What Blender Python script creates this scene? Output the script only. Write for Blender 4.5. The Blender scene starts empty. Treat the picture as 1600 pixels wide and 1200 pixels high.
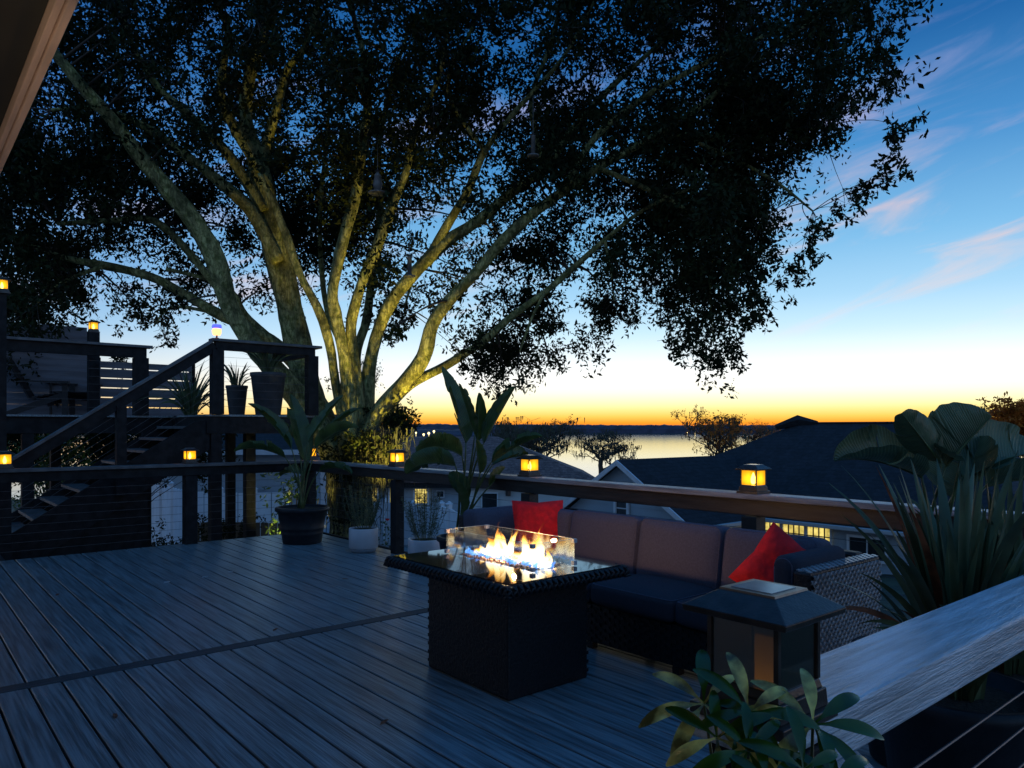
import bpy, math, random
import numpy as np
from mathutils import Vector, Matrix, noise
random.seed(7); np.random.seed(7)
rad = math.radians
S = bpy.context.scene
COL = S.collection
H = 1.5                                     # eye height over the deck
FX, FY = math.sin(rad(40.1)), math.cos(rad(40.1))     # view direction on the ground
FOC = 1163.0
# ---------------------------------------------------------------- camera
cam = bpy.data.cameras.new('camera'); camo = bpy.data.objects.new('camera', cam); COL.objects.link(camo)
camo.location = (0, 0, H); camo.rotation_euler = (rad(90), 0, -rad(40.1))
cam.sensor_width = 36; cam.lens = FOC / 1600 * 36; cam.shift_y = 69 / 1600; cam.clip_start = .05; cam.clip_end = 6000
S.camera = camo; S.cycles.transparent_max_bounces = 48
# ---------------------------------------------------------------- world: dusk sky
W = bpy.data.worlds.new('World'); S.world = W; W.use_nodes = True
N = W.node_tree.nodes; L = W.node_tree.links
bg = N['Background']
def nd(t, tree=None, **k):
    n = (tree or N).new(t)
    for a, b in k.items(): setattr(n, a, b)
    return n
def mth(op, a, b=None, c=None, tree=N, links=L, clamp=False):
    n = tree.new('ShaderNodeMath'); n.operation = op; n.use_clamp = clamp
    for i, x in enumerate((a, b, c)):
        if x is None: continue
        if isinstance(x, (int, float)): n.inputs[i].default_value = x
        else: links.new(x, n.inputs[i])
    return n.outputs[0]
tc = nd('ShaderNodeTexCoord'); sep = nd('ShaderNodeSeparateXYZ'); L.new(tc.outputs['Generated'], sep.inputs[0])
def ramp(stops, fac, tree=N, links=L):
    r = tree.new('ShaderNodeValToRGB'); e = r.color_ramp.elements
    while len(e) > 1: e.remove(e[-1])
    e[0].position = stops[0][0]; e[0].color = (*stops[0][1], 1)
    for p, c in stops[1:]:
        x = e.new(p); x.color = (*c, 1)
    links.new(fac, r.inputs[0]); return r.outputs[0]
z0 = mth('ADD', mth('MULTIPLY', sep.outputs[2], .5), .5)
def zz(l): return [(.5 + .5 * a, c) for a, c in l]
rA = ramp(zz([(-.2, (.01, .012, .02)), (-.03, (.02, .02, .03)), (-.005, (.6, .12, .03)), (.002, (.95, .17, .015)), (.009, (1.0, .40, .03)), (.019, (1.0, .72, .15)), (.033, (1.02, .93, .50)), (.049, (1.05, 1.02, .84)),
              (.066, (1.02, 1.02, .97)), (.090, (.84, .93, .97)), (.122, (.56, .78, .92)), (.165, (.36, .62, .84)), (.23, (.19, .46, .74)),
              (.33, (.060, .25, .55)), (.43, (.016, .12, .35)), (.52, (.007, .075, .25)), (1, (.02, .13, .38))]), z0)
rB = ramp(zz([(-.2, (.01, .012, .02)), (-.03, (.02, .02, .03)), (-.005, (.3, .1, .05)), (.003, (.72, .16, .045)), (.012, (.84, .32, .10)), (.024, (.90, .55, .24)), (.045, (.85, .70, .47)),
              (.08, (.54, .63, .68)), (.12, (.30, .50, .72)), (.17, (.18, .38, .66)), (.3, (.06, .19, .48)), (.45, (.02, .11, .34)), (1, (.02, .13, .38))]), z0)
rC = ramp(zz([(-.2, (.008, .01, .015)), (-.01, (.03, .04, .05)), (0, (.26, .34, .50)), (.1, (.34, .46, .68)), (.3, (.17, .36, .66)), (.6, (.06, .21, .50)), (1, (.02, .13, .38))]), z0)
sr = .30; sn = math.hypot(1, sr)
SX, SY = (FX + FY * sr) / sn, (FY - FX * sr) / sn
hl = mth('SQRT', mth('ADD', mth('ADD', mth('MULTIPLY', sep.outputs[0], sep.outputs[0]), mth('MULTIPLY', sep.outputs[1], sep.outputs[1])), 1e-6))
dt = mth('DIVIDE', mth('ADD', mth('MULTIPLY', sep.outputs[0], SX), mth('MULTIPLY', sep.outputs[1], SY)), hl)
def mrange(v, a, b):
    m = nd('ShaderNodeMapRange', interpolation_type='SMOOTHSTEP'); L.new(v, m.inputs[0])
    m.inputs[1].default_value = a; m.inputs[2].default_value = b; return m.outputs[0]
def mixc(f, a, b, tree=N, links=L, bt='MIX'):
    m = tree.new('ShaderNodeMix'); m.data_type = 'RGBA'; m.blend_type = bt
    for s, x in ((m.inputs[0], f), (m.inputs[6], a), (m.inputs[7], b)):
        if isinstance(x, (int, float)): s.default_value = x
        elif isinstance(x, tuple): s.default_value = (*x[:3], 1)
        else: links.new(x, s)
    return m.outputs[2]
skyc = mixc(mrange(dt, .6, .97), mixc(mrange(dt, -.5, .7), rC, rB), rA)
az = mth('ARCTAN2', sep.outputs[0], sep.outputs[1]); el = sep.outputs[2]
cmb = nd('ShaderNodeCombineXYZ')
L.new(mth('MULTIPLY', mth('ADD', az, mth('MULTIPLY', el, .9)), 3.2), cmb.inputs[0])
L.new(mth('MULTIPLY', mth('SUBTRACT', el, mth('MULTIPLY', az, .26)), 19), cmb.inputs[1])
cn = nd('ShaderNodeTexNoise'); cn.inputs['Scale'].default_value = 1.0; cn.inputs['Detail'].default_value = 8; cn.inputs['Roughness'].default_value = .55
cn.inputs['Distortion'].default_value = .7
cof = nd('ShaderNodeVectorMath', operation='ADD'); cof.inputs[1].default_value = (12.1, 15.3, 6.9); L.new(cmb.outputs[0], cof.inputs[0]); L.new(cof.outputs[0], cn.inputs['Vector'])
cmask = mth('MULTIPLY', mrange(cn.outputs[0], .52, .82), mth('MULTIPLY', mrange(el, .09, .17), mrange(el, .62, .40)))
cloudc = mixc(mrange(el, .20, .42), (.98, .60, .46), (.34, .36, .62))
skyc2 = mixc(mth('MULTIPLY', mth('MULTIPLY', cmask, .75), mrange(dt, .1, .6)), skyc, cloudc)
L.new(skyc2, bg.inputs[0]); bg.inputs[1].default_value = .95
S.view_settings.view_transform = 'Standard'; S.view_settings.look = 'None'; S.view_settings.exposure = .3; S.view_settings.gamma = 1
S.view_settings.use_curve_mapping = False

# ---------------------------------------------------------------- helpers
def P(px, py, d):                     # photo pixel at a depth in metres -> place
    r = (px - 800) / FOC
    return Vector((d * (FX + FY * r), d * (FY - FX * r), H - (py - 669) / FOC * d))
def V(lat, d, z):                     # across / forward of the viewpoint -> place
    return Vector((d * FX + lat * FY, d * FY - lat * FX, z))
class MB:
    def __init__(s): s.v = []; s.f = []
    def add(s, vs, fs):
        o = len(s.v); s.v += [tuple(x) for x in vs]; s.f += [tuple(i + o for i in f) for f in fs]; return s
    def box(s, a, b, m=None):
        (x0, y0, z0), (x1, y1, z1) = a, b
        vs = [(x0,y0,z0),(x1,y0,z0),(x1,y1,z0),(x0,y1,z0),(x0,y0,z1),(x1,y0,z1),(x1,y1,z1),(x0,y1,z1)]
        if m is not None: vs = [m @ Vector(v) for v in vs]
        return s.add(vs, [(0,3,2,1),(4,5,6,7),(0,1,5,4),(1,2,6,5),(2,3,7,6),(3,0,4,7)])
    def cbox(s, c, sz, m=None):
        return s.box([c[i] - sz[i] / 2 for i in range(3)], [c[i] + sz[i] / 2 for i in range(3)], m)
    def prism(s, bot, top):           # two rings of equal count
        n = len(bot)
        return s.add(list(bot) + list(top), [tuple(range(n))[::-1], tuple(range(n, 2 * n))] + [(i, (i + 1) % n, n + (i + 1) % n, n + i) for i in range(n)])
    def tube(s, pts, rs, n=8, flat=None):
        pts = [Vector(p) for p in pts]; m = len(pts)
        if isinstance(rs, (int, float)): rs = [rs] * m
        vs = []; up = None
        for i, p in enumerate(pts):
            t = (pts[min(i + 1, m - 1)] - pts[max(i - 1, 0)])
            t = t.normalized() if t.length > 1e-9 else Vector((0, 0, 1))
            if up is None: up = Vector((1, 0, 0)) if abs(t.x) < .8 else Vector((0, 1, 0))
            a = (up - t * up.dot(t)); a = a.normalized() if a.length > 1e-6 else t.orthogonal().normalized()
            up = a; b = t.cross(a)
            for k in range(n):
                q = 2 * math.pi * k / n
                vs.append(p + (a * math.cos(q) + b * math.sin(q) * (flat or 1)) * rs[i])
        fs = [(i * n + k, i * n + (k + 1) % n, (i + 1) * n + (k + 1) % n, (i + 1) * n + k) for i in range(m - 1) for k in range(n)]
        fs += [tuple(range(n))[::-1], tuple((m - 1) * n + k for k in range(n))]
        return s.add(vs, fs)
    def lathe(s, prof, c=(0, 0, 0), n=28):
        vs = [(c[0] + r * math.cos(2 * math.pi * k / n), c[1] + r * math.sin(2 * math.pi * k / n), c[2] + z) for r, z in prof for k in range(n)]
        m = len(prof)
        fs = [(i * n + k, i * n + (k + 1) % n, (i + 1) * n + (k + 1) % n, (i + 1) * n + k) for i in range(m - 1) for k in range(n)]
        fs += [tuple(range(n))[::-1], tuple((m - 1) * n + k for k in range(n))]
        return s.add(vs, fs)
def wloc(o):
    l = Vector((0, 0, 0))
    while o is not None: l += o.location; o = o.parent
    return l
def obj(name, mb, mat, parent=None, bevel=0, smooth=False, kind=None, loc=None):
    me = bpy.data.meshes.new(name)
    off = wloc(parent) if parent else Vector(loc or (0, 0, 0))
    if loc is not None and parent: off = off + Vector(loc)
    me.from_pydata([(v[0] - off.x, v[1] - off.y, v[2] - off.z) for v in mb.v], [], mb.f); me.update()
    if getattr(mb, 'a', None):
        at_ = me.attributes.new('vein', 'FLOAT', 'POINT'); at_.data.foreach_set('value', mb.a)
    me.materials.append(mat)
    if smooth: me.polygons.foreach_set('use_smooth', [True] * len(me.polygons))
    o = bpy.data.objects.new(name, me); COL.objects.link(o)
    if parent: o.parent = parent
    if loc is not None: o.location = loc
    if kind: o['kind'] = kind
    if bevel:
        b = o.modifiers.new('bevel', 'BEVEL'); b.width = bevel; b.segments = 2; b.limit_method = 'ANGLE'
        if smooth: b.harden_normals = False
    return o
def tag(o, label=None, cat=None, group=None, kind=None):
    if label: o['label'] = label
    if cat: o['category'] = cat
    if group: o['group'] = group
    if kind: o['kind'] = kind
    return o
def thing(name, loc, label, cat, group=None):
    o = bpy.data.objects.new(name, None); o.empty_display_size = .1; COL.objects.link(o); o.location = loc
    return tag(o, label, cat, group)
def copy_tree(o, parent=None):
    c = o.copy(); COL.objects.link(c)
    if parent: c.parent = parent
    for ch in [x for x in o.children]: copy_tree(ch, c)
    return c
MATS = {}
def M(name, col=(.2, .2, .2), rough=.6, metal=0., var=.2, scale=8, stretch=(1, 1, 1), bump=0., bscale=40, detail=4, emit=None, es=0., rnd=0., trans=0., spec=.5, bstretch=None, coord='Object', alpha=None):
    m = bpy.data.materials.new(name); m.use_nodes = True; t = m.node_tree; n = t.nodes; l = t.links
    b = n['Principled BSDF']; b.inputs['Roughness'].default_value = rough; b.inputs['Metallic'].default_value = metal
    b.inputs['Specular IOR Level'].default_value = spec
    c = n.new('ShaderNodeTexCoord'); mp = n.new('ShaderNodeMapping'); mp.inputs['Scale'].default_value = stretch
    l.new(c.outputs[coord], mp.inputs[0]); vec = mp.outputs[0]
    oi = n.new('ShaderNodeObjectInfo')
    if rnd:
        va = n.new('ShaderNodeVectorMath'); va.operation = 'ADD'; cx = n.new('ShaderNodeCombineXYZ')
        for i in range(3): l.new(mth('MULTIPLY', oi.outputs['Random'], 37.0 + 11 * i, tree=n, links=l), cx.inputs[i])
        l.new(vec, va.inputs[0]); l.new(cx.outputs[0], va.inputs[1]); vec = va.outputs[0]
    ns = n.new('ShaderNodeTexNoise'); ns.inputs['Scale'].default_value = scale; ns.inputs['Detail'].default_value = detail; l.new(vec, ns.inputs['Vector'])
    cr = ramp([(.36, tuple(x * (1 - var) for x in col)), (.64, tuple(min(1, x * (1 + var)) for x in col))], ns.outputs[0], n, l)
    if rnd:
        k = mth('ADD', mth('MULTIPLY', oi.outputs['Random'], rnd), 1 - rnd / 2, tree=n, links=l)
        cc = n.new('ShaderNodeCombineXYZ'); [l.new(k, cc.inputs[i]) for i in range(3)]
        cr = mixc(1.0, cr, cc.outputs[0], n, l, 'MULTIPLY')
    l.new(cr, b.inputs['Base Color'])
    if bump:
        m2 = n.new('ShaderNodeMapping'); m2.inputs['Scale'].default_value = bstretch or stretch; l.new(c.outputs[coord], m2.inputs[0])
        n2 = n.new('ShaderNodeTexNoise'); n2.inputs['Scale'].default_value = bscale; n2.inputs['Detail'].default_value = 5; l.new(m2.outputs[0], n2.inputs['Vector'])
        bp = n.new('ShaderNodeBump'); bp.inputs['Strength'].default_value = min(1, bump); bp.inputs['Distance'].default_value = .01 * max(1, bump); l.new(n2.outputs[0], bp.inputs['Height'])
        l.new(bp.outputs[0], b.inputs['Normal'])
    if emit:
        b.inputs['Emission Color'].default_value = (*emit, 1); b.inputs['Emission Strength'].default_value = es
    if trans:
        tr = n.new('ShaderNodeBsdfTranslucent'); l.new(cr, tr.inputs[0]); mx = n.new('ShaderNodeMixShader'); mx.inputs[0].default_value = trans
        l.new(b.outputs[0], mx.inputs[1]); l.new(tr.outputs[0], mx.inputs[2]); l.new(mx.outputs[0], n['Material Output'].inputs[0])
    MATS[name] = m; return m
def emis(name, col, st, trans=0.):
    m = bpy.data.materials.new(name); m.use_nodes = True; t = m.node_tree; n = t.nodes; l = t.links; n.remove(n['Principled BSDF'])
    e = n.new('ShaderNodeEmission'); e.inputs[1].default_value = st
    c = n.new('ShaderNodeTexCoord'); ns = n.new('ShaderNodeTexNoise'); ns.inputs['Scale'].default_value = 30; l.new(c.outputs['Object'], ns.inputs[0])
    l.new(ramp([(.3, tuple(x * .8 for x in col)), (.7, col)], ns.outputs[0], n, l), e.inputs[0])
    out = e.outputs[0]
    if trans:
        tr = n.new('ShaderNodeBsdfTransparent'); mx = n.new('ShaderNodeMixShader'); mx.inputs[0].default_value = trans
        l.new(out, mx.inputs[1]); l.new(tr.outputs[0], mx.inputs[2]); out = mx.outputs[0]
    l.new(out, n['Material Output'].inputs[0]); return m
def glassm(name, tint=(1, 1, 1), refl=.9, rough=.02):
    m = bpy.data.materials.new(name); m.use_nodes = True; t = m.node_tree; n = t.nodes; l = t.links; n.remove(n['Principled BSDF'])
    tr = n.new('ShaderNodeBsdfTransparent'); tr.inputs[0].default_value = (*tint, 1)
    g = n.new('ShaderNodeBsdfGlossy'); g.inputs['Roughness'].default_value = rough
    lw = n.new('ShaderNodeLayerWeight'); p5 = mth('POWER', lw.outputs['Facing'], 4.0, tree=n, links=l)
    mx = n.new('ShaderNodeMixShader'); l.new(mth('ADD', mth('MULTIPLY', p5, .85 * refl, tree=n, links=l), 0.12 * refl, tree=n, links=l), mx.inputs[0])
    l.new(tr.outputs[0], mx.inputs[1]); l.new(g.outputs[0], mx.inputs[2]); l.new(mx.outputs[0], n['Material Output'].inputs[0]); return m
# materials
m_board = M('composite_board', (.19, .235, .255), .30, var=.46, scale=6, stretch=(9, .35, 9), bump=.35, bscale=9, bstretch=(14, .5, 14), rnd=1.0, detail=8)
m_tread = M('worn_tread', (.07, .075, .08), .5, var=.3, scale=6, bump=.3, bscale=30, rnd=.3)
m_divider = M('divider_board', (.05, .055, .06), .5, var=.3, scale=6, stretch=(.4, 9, 9), bump=.3, bscale=9, bstretch=(.5, 14, 14))
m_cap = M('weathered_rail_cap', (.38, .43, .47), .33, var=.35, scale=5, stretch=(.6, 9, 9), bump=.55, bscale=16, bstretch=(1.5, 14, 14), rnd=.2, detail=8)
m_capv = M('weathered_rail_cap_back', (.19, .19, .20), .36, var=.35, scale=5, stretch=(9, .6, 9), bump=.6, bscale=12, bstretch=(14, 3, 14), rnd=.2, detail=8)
m_dark = M('dark_stained_wood', (.012, .012, .013), .65, var=.4, scale=5, stretch=(2, 2, 2), bump=.3, bscale=30, rnd=.3, spec=.2)
m_brown = M('brown_stained_wood', (.018, .0155, .0150), .45, var=.4, scale=5, stretch=(6, .6, 6), bump=.3, bscale=30, rnd=.2)
m_cable = M('steel_cable', (.12, .12, .13), .4, metal=.5, var=.1)
m_lampmetal = M('lantern_metal', (.05, .047, .045), .33, metal=.3, var=.3, scale=30, bump=.1, bscale=200)
m_solar = M('solar_panel', (.30, .32, .36), .12, var=.12, scale=20)
m_capframe = M('lantern_top_rim', (.26, .22, .18), .35, metal=.4, var=.2, scale=40)
m_amber = emis('amber_pane', (1.0, .40, .010), 1.35, .40)
m_core = emis('flame_core', (1.0, .62, .12), 24)
m_dimcore = emis('dim_flame_core', (1.0, .36, .04), .2)
_n = m_dimcore.node_tree.nodes; _l = m_dimcore.node_tree.links; _e = [q for q in _n if q.type == 'EMISSION'][0]; _c = _n.new('ShaderNodeTexCoord'); _s = _n.new('ShaderNodeSeparateXYZ'); _l.new(_c.outputs['Object'], _s.inputs[0])
_l.new(mth('MULTIPLY', mth('POWER', 2.718, mth('MULTIPLY', mth('SUBTRACT', _s.outputs[2], .06, tree=_n, links=_l), -22.0, tree=_n, links=_l), tree=_n, links=_l), .42, tree=_n, links=_l), _e.inputs[1])
_n = m_amber.node_tree.nodes; _l = m_amber.node_tree.links; _e = [q for q in _n if q.type == 'EMISSION'][0]
_c = _n.new('ShaderNodeTexCoord'); _v = _n.new('ShaderNodeVectorMath'); _v.operation = 'DISTANCE'; _v.inputs[1].default_value = (0, 0, .105); _l.new(_c.outputs['Object'], _v.inputs[0])
_l.new(mth('MULTIPLY', mth('POWER', mth('DIVIDE', .062, _v.outputs['Value'], tree=_n, links=_l), 2.6, tree=_n, links=_l), 2.3, tree=_n, links=_l), _e.inputs[1])
m_smoke = glassm('smoked_pane', (.50, .52, .50), 1.6, .18)
m_wicker = M('dark_wicker', (.010, .010, .011), .45, var=.4, scale=60, bump=.8, bscale=70)
m_glintstrand = M('glint_wicker_strand', (.34, .34, .36), .28, var=.3, scale=30)  # paler than the dark wicker: glints on the strands put into the colour
m_cush = M('grey_cushion_fabric', (.092, .088, .122), .9, var=.12, scale=90, bump=.35, bscale=500)
m_cush2 = M('slate_cushion_fabric', (.036, .036, .050), .9, var=.12, scale=90, bump=.35, bscale=500)
m_red = M('red_fabric', (.80, .010, .014), .85, var=.15, scale=20, bump=3.0, bscale=7)
m_blackglass = M('black_glass_top', (.015, .014, .014), .04, var=.1, spec=.8)
m_glass = glassm('clear_glass', (.97, .98, .98), 1.0, .0)
m_clip = M('steel_clip', (.60, .57, .58), .3, metal=0., var=.1)
m_edge = M('glass_edge', (.5, .55, .55), .15, var=.1, emit=None)
m_rock = M('fire_glass', (.30, .22, .20), .2, var=.7, scale=30)
m_blackpot = M('black_plastic_pot', (.018, .02, .024), .5, spec=.3, var=.25, scale=12, bump=.15, bscale=60)
m_white = M('white_glazed_pot', (.62, .60, .62), .3, var=.06, scale=6)
m_greybase = M('grey_pot_base', (.22, .25, .28), .5, var=.1)
m_soil = M('potting_soil', (.03, .022, .016), .95, var=.4, scale=40, bump=1, bscale=80)
m_bop = M('paddle_leaf', (.060, .095, .022), .33, var=.3, scale=6, bump=.25, bscale=30, trans=.22, rnd=.6)
m_bopg = M('paddle_leaf_grey', (.09, .125, .065), .30, var=.35, scale=5, bump=.25, bscale=30, trans=.22, rnd=.6)
def veins(mt, f, dark=.72):
    n = mt.node_tree.nodes; l = mt.node_tree.links; b = n['Principled BSDF']; a = n.new('ShaderNodeAttribute'); a.attribute_name = 'vein'
    c = n.new('ShaderNodeTexCoord'); q = n.new('ShaderNodeTexNoise'); q.inputs['Scale'].default_value = 5; l.new(c.outputs['Object'], q.inputs['Vector'])
    w = mth('SINE', mth('MULTIPLY', mth('ADD', a.outputs['Fac'], mth('MULTIPLY', q.outputs[0], .05, tree=n, links=l), tree=n, links=l), f, tree=n, links=l), tree=n, links=l)
    w = mth('POWER', mth('ADD', mth('MULTIPLY', w, .5, tree=n, links=l), .5, tree=n, links=l), 3.0, tree=n, links=l)
    old = b.inputs['Base Color'].links[0].from_socket
    l.new(mixc(w, mixc(1.0, old, (dark, dark, dark), n, l, 'MULTIPLY'), old, n, l), b.inputs['Base Color'])
    bp = n.new('ShaderNodeBump'); bp.inputs['Strength'].default_value = .5; bp.inputs['Distance'].default_value = .004; l.new(w, bp.inputs['Height'])
    if b.inputs['Normal'].links: l.new(b.inputs['Normal'].links[0].from_socket, bp.inputs['Normal'])
    l.new(bp.outputs[0], b.inputs['Normal'])
veins(m_bop, 210); veins(m_bopg, 210)
m_stalk = M('leaf_stalk', (.07, .10, .035), .45, var=.3, scale=12)
m_sword = M('sword_leaf', (.085, .115, .055), .42, var=.35, scale=5, trans=.15, rnd=.8)
m_swordr = M('rusty_sword_leaf', (.22, .07, .03), .6, var=.5, scale=14, trans=.2, rnd=.5)
m_herb = M('herb_leaf', (.07, .10, .06), .6, var=.4, scale=20, trans=.2)
m_scheff = M('umbrella_leaf', (.028, .080, .008), .22, var=.3, scale=20, trans=.2, rnd=.4)
m_scheffy = M('variegated_umbrella_leaf', (.42, .42, .12), .26, var=.8, scale=26, trans=.25, rnd=.5)
m_bark = M('smooth_bark', (.37, .37, .16), .85, var=.5, scale=4.5, stretch=(1, 1, .45), bump=6.0, bscale=9, detail=9, bstretch=(1, 1, .3))
_n = m_bark.node_tree.nodes; _l = m_bark.node_tree.links; _b = _n['Principled BSDF']
_c = _n.new('ShaderNodeTexCoord'); _m = _n.new('ShaderNodeMapping'); _m.inputs['Scale'].default_value = (3.2, 3.2, .9); _l.new(_c.outputs['Object'], _m.inputs[0])
_r = _n.new('ShaderNodeTexNoise'); _r.inputs['Scale'].default_value = 4.5; _r.inputs['Detail'].default_value = 9; _r.inputs['Roughness'].default_value = .62; _r.inputs['Distortion'].default_value = .6; _l.new(_m.outputs[0], _r.inputs['Vector'])
_ridge = mth('ABSOLUTE', mth('SUBTRACT', _r.outputs[0], .5, tree=_n, links=_l), tree=_n, links=_l)
_old = _b.inputs['Base Color'].links[0].from_socket
_fis = ramp([(0, (.38, .38, .34)), (.035, (.7, .7, .66)), (.09, (1, 1, 1))], _ridge, _n, _l)
_sp = _n.new('ShaderNodeTexNoise'); _sp.inputs['Scale'].default_value = 11; _sp.inputs['Detail'].default_value = 6; _l.new(_c.outputs['Object'], _sp.inputs['Vector'])
_mo = ramp([(.40, (.50, .56, .40)), (.52, (1, 1, 1))], _sp.outputs[0], _n, _l)
_l.new(mixc(1.0, mixc(1.0, _old, _fis, _n, _l, 'MULTIPLY'), _mo, _n, _l, 'MULTIPLY'), _b.inputs['Base Color'])
_bp = _n.new('ShaderNodeBump'); _bp.inputs['Strength'].default_value = .9; _bp.inputs['Distance'].default_value = .12; _l.new(mth('MINIMUM', _ridge, .1, tree=_n, links=_l), _bp.inputs['Height']); _l.new(_bp.outputs[0], _b.inputs['Normal'])
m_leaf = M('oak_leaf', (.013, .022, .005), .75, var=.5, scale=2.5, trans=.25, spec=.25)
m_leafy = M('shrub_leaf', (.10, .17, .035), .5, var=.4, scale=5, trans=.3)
m_backlitleaf = M('backlit_orange_leaf', (.55, .17, .02), .6, var=.4, scale=1, trans=.6)  # sunset glow from behind the crowns is put into the leaf colour
m_moss = M('hanging_moss', (.06, .065, .045), .9, var=.4, scale=6, trans=.2)
m_bark2 = M('dark_bark', (.06, .045, .035), .9, var=.3, scale=5)
m_farleaf = M('distant_leaf', (.07, .055, .02), .7, var=.4, scale=1, trans=.4)
m_ground = M('rough_grass_ground', (.03, .04, .02), .95, var=.5, scale=1.5, bump=1, bscale=6)
m_drive = M('concrete_drive', (.22, .22, .22), .8, var=.15, scale=2)
m_water_n = 'lake_water'
m_hill = M('distant_woods', (.045, .04, .06), .95, var=.4, scale=.05)
m_vinyl = M('white_vinyl', (.80, .82, .86), .45, var=.06, scale=2)
m_fencewood = M('old_fence_board', (.10, .08, .06), .85, var=.35, scale=6, stretch=(1, 1, .3), rnd=.4)
m_side = M('blue_grey_siding', (.30, .36, .42), .7, var=.06, scale=1)
m_sidew = M('white_siding', (.58, .58, .58), .7, var=.05, scale=1)
m_trim = M('white_trim', (.62, .64, .68), .5, var=.05)
m_roofn = M('navy_shingle_roof', (.015, .016, .021), .9, var=.25, scale=9, bump=.8, bscale=20)
m_roofb = M('brown_shingle_roof', (.15, .09, .08), .9, var=.25, scale=9, bump=.6, bscale=20)
def courses(mt, pitch):
    n = mt.node_tree.nodes; l = mt.node_tree.links; b = n['Principled BSDF']; c = n.new('ShaderNodeTexCoord'); sp_ = n.new('ShaderNodeSeparateXYZ'); l.new(c.outputs['Object'], sp_.inputs[0])
    q = n.new('ShaderNodeTexNoise'); q.inputs['Scale'].default_value = .8; l.new(c.outputs['Object'], q.inputs['Vector'])
    f = mth('FRACT', mth('ADD', mth('DIVIDE', sp_.outputs[2], pitch, tree=n, links=l), mth('MULTIPLY', q.outputs[0], .3, tree=n, links=l), tree=n, links=l), tree=n, links=l)
    v = n.new('ShaderNodeTexVoronoi'); v.inputs['Scale'].default_value = 5; l.new(c.outputs['Object'], v.inputs['Vector'])
    old = b.inputs['Base Color'].links[0].from_socket
    col = mixc(1.0, old, ramp([(0, (.55,) * 3), (.25, (1,) * 3), (1, (1.15,) * 3)], f, n, l), n, l, 'MULTIPLY')
    sv = n.new('ShaderNodeSeparateColor'); l.new(v.outputs['Color'], sv.inputs[0]); col = mixc(1.0, col, ramp([(0, (.7,) * 3), (1, (1.3,) * 3)], sv.outputs[0], n, l), n, l, 'MULTIPLY')
    l.new(col, b.inputs['Base Color']); bp = n.new('ShaderNodeBump'); bp.inputs['Distance'].default_value = .02; l.new(f, bp.inputs['Height']); l.new(bp.outputs[0], b.inputs['Normal'])
courses(m_roofn, .10); courses(m_roofb, .12)
m_win = M('dark_window_glass', (.02, .025, .03), .08, var=.1)
m_lit = emis('lit_window', (.95, .74, .20), .9)
_ls = m_lit.node_tree.nodes
for _q in _ls:
    if _q.type == 'TEX_NOISE': _q.inputs['Scale'].default_value = 3.2; _q.inputs['Detail'].default_value = 3
    if _q.type == 'VALTORGB': _q.color_ramp.elements[0].position = .38; _q.color_ramp.elements[0].color = (.36, .27, .05, 1); _q.color_ramp.elements[1].position = .62
m_gutter = M('pale_gutter', (.36, .38, .40), .4, var=.05)
m_priv = M('grey_privacy_board', (.13, .14, .17), .7, var=.2, scale=4, stretch=(.4, 3, 3), rnd=.2)
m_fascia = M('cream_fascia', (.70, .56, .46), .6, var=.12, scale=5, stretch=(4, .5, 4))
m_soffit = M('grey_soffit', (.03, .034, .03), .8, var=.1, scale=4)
m_wall = M('house_stucco', (.35, .32, .28), .8, var=.08, scale=4, bump=.3)
m_feeder = M('feeder_plastic', (.13, .13, .13), .4, var=.2)
m_chair = M('painted_chair_wood', (.012, .010, .012), .6, var=.2)
m_pod = M('grey_stone_pot', (.055, .055, .058), .7, var=.2, scale=6, bump=.3, bscale=30)

# ================================================================ SETTING
# terrain: slopes from the house down to the lake
def gz(d):
    pts = [(-60, -1.0), (8, -1.2), (14, -1.7), (22, -2.6), (30, -3.4), (45, -4.4), (70, -6.6), (100, -8.6), (125, -9.6), (300, -13), (1200, -14), (1300, -9.6), (1400, -6), (2200, -4), (4500, 0)]
    for (a, za), (b, zb) in zip(pts, pts[1:]):
        if d <= b: return za + (zb - za) * (d - a) / (b - a)
    return pts[-1][1]
ds = [-60, -30, -10, 0, 5, 8, 11, 14, 17, 20, 24, 28, 33, 40, 50, 60, 70, 85, 100, 115, 130, 200, 300, 700, 1200, 1290, 1310, 1340, 1400, 2200, 4500]
g = MB(); nl = 61
for d in ds:
    for k in range(nl):
        t = (k / (nl - 1) - .5) * 2
        w = 60 + max(d, 0) * 1.6
        lat = w * (t if abs(t) < .001 else math.copysign(abs(t) ** 1.3, t))
        z = gz(d) + (noise.noise(Vector((lat * .2, d * .2, 0))) * .25 if d < 60 and d > 12 else 0)
        g.v.append(tuple(V(lat, d, z)))
for i in range(len(ds) - 1):
    for k in range(nl - 1): g.f.append((i * nl + k, i * nl + k + 1, (i + 1) * nl + k + 1, (i + 1) * nl + k))
obj('ground', g, m_ground, smooth=True, kind='structure')
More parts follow.
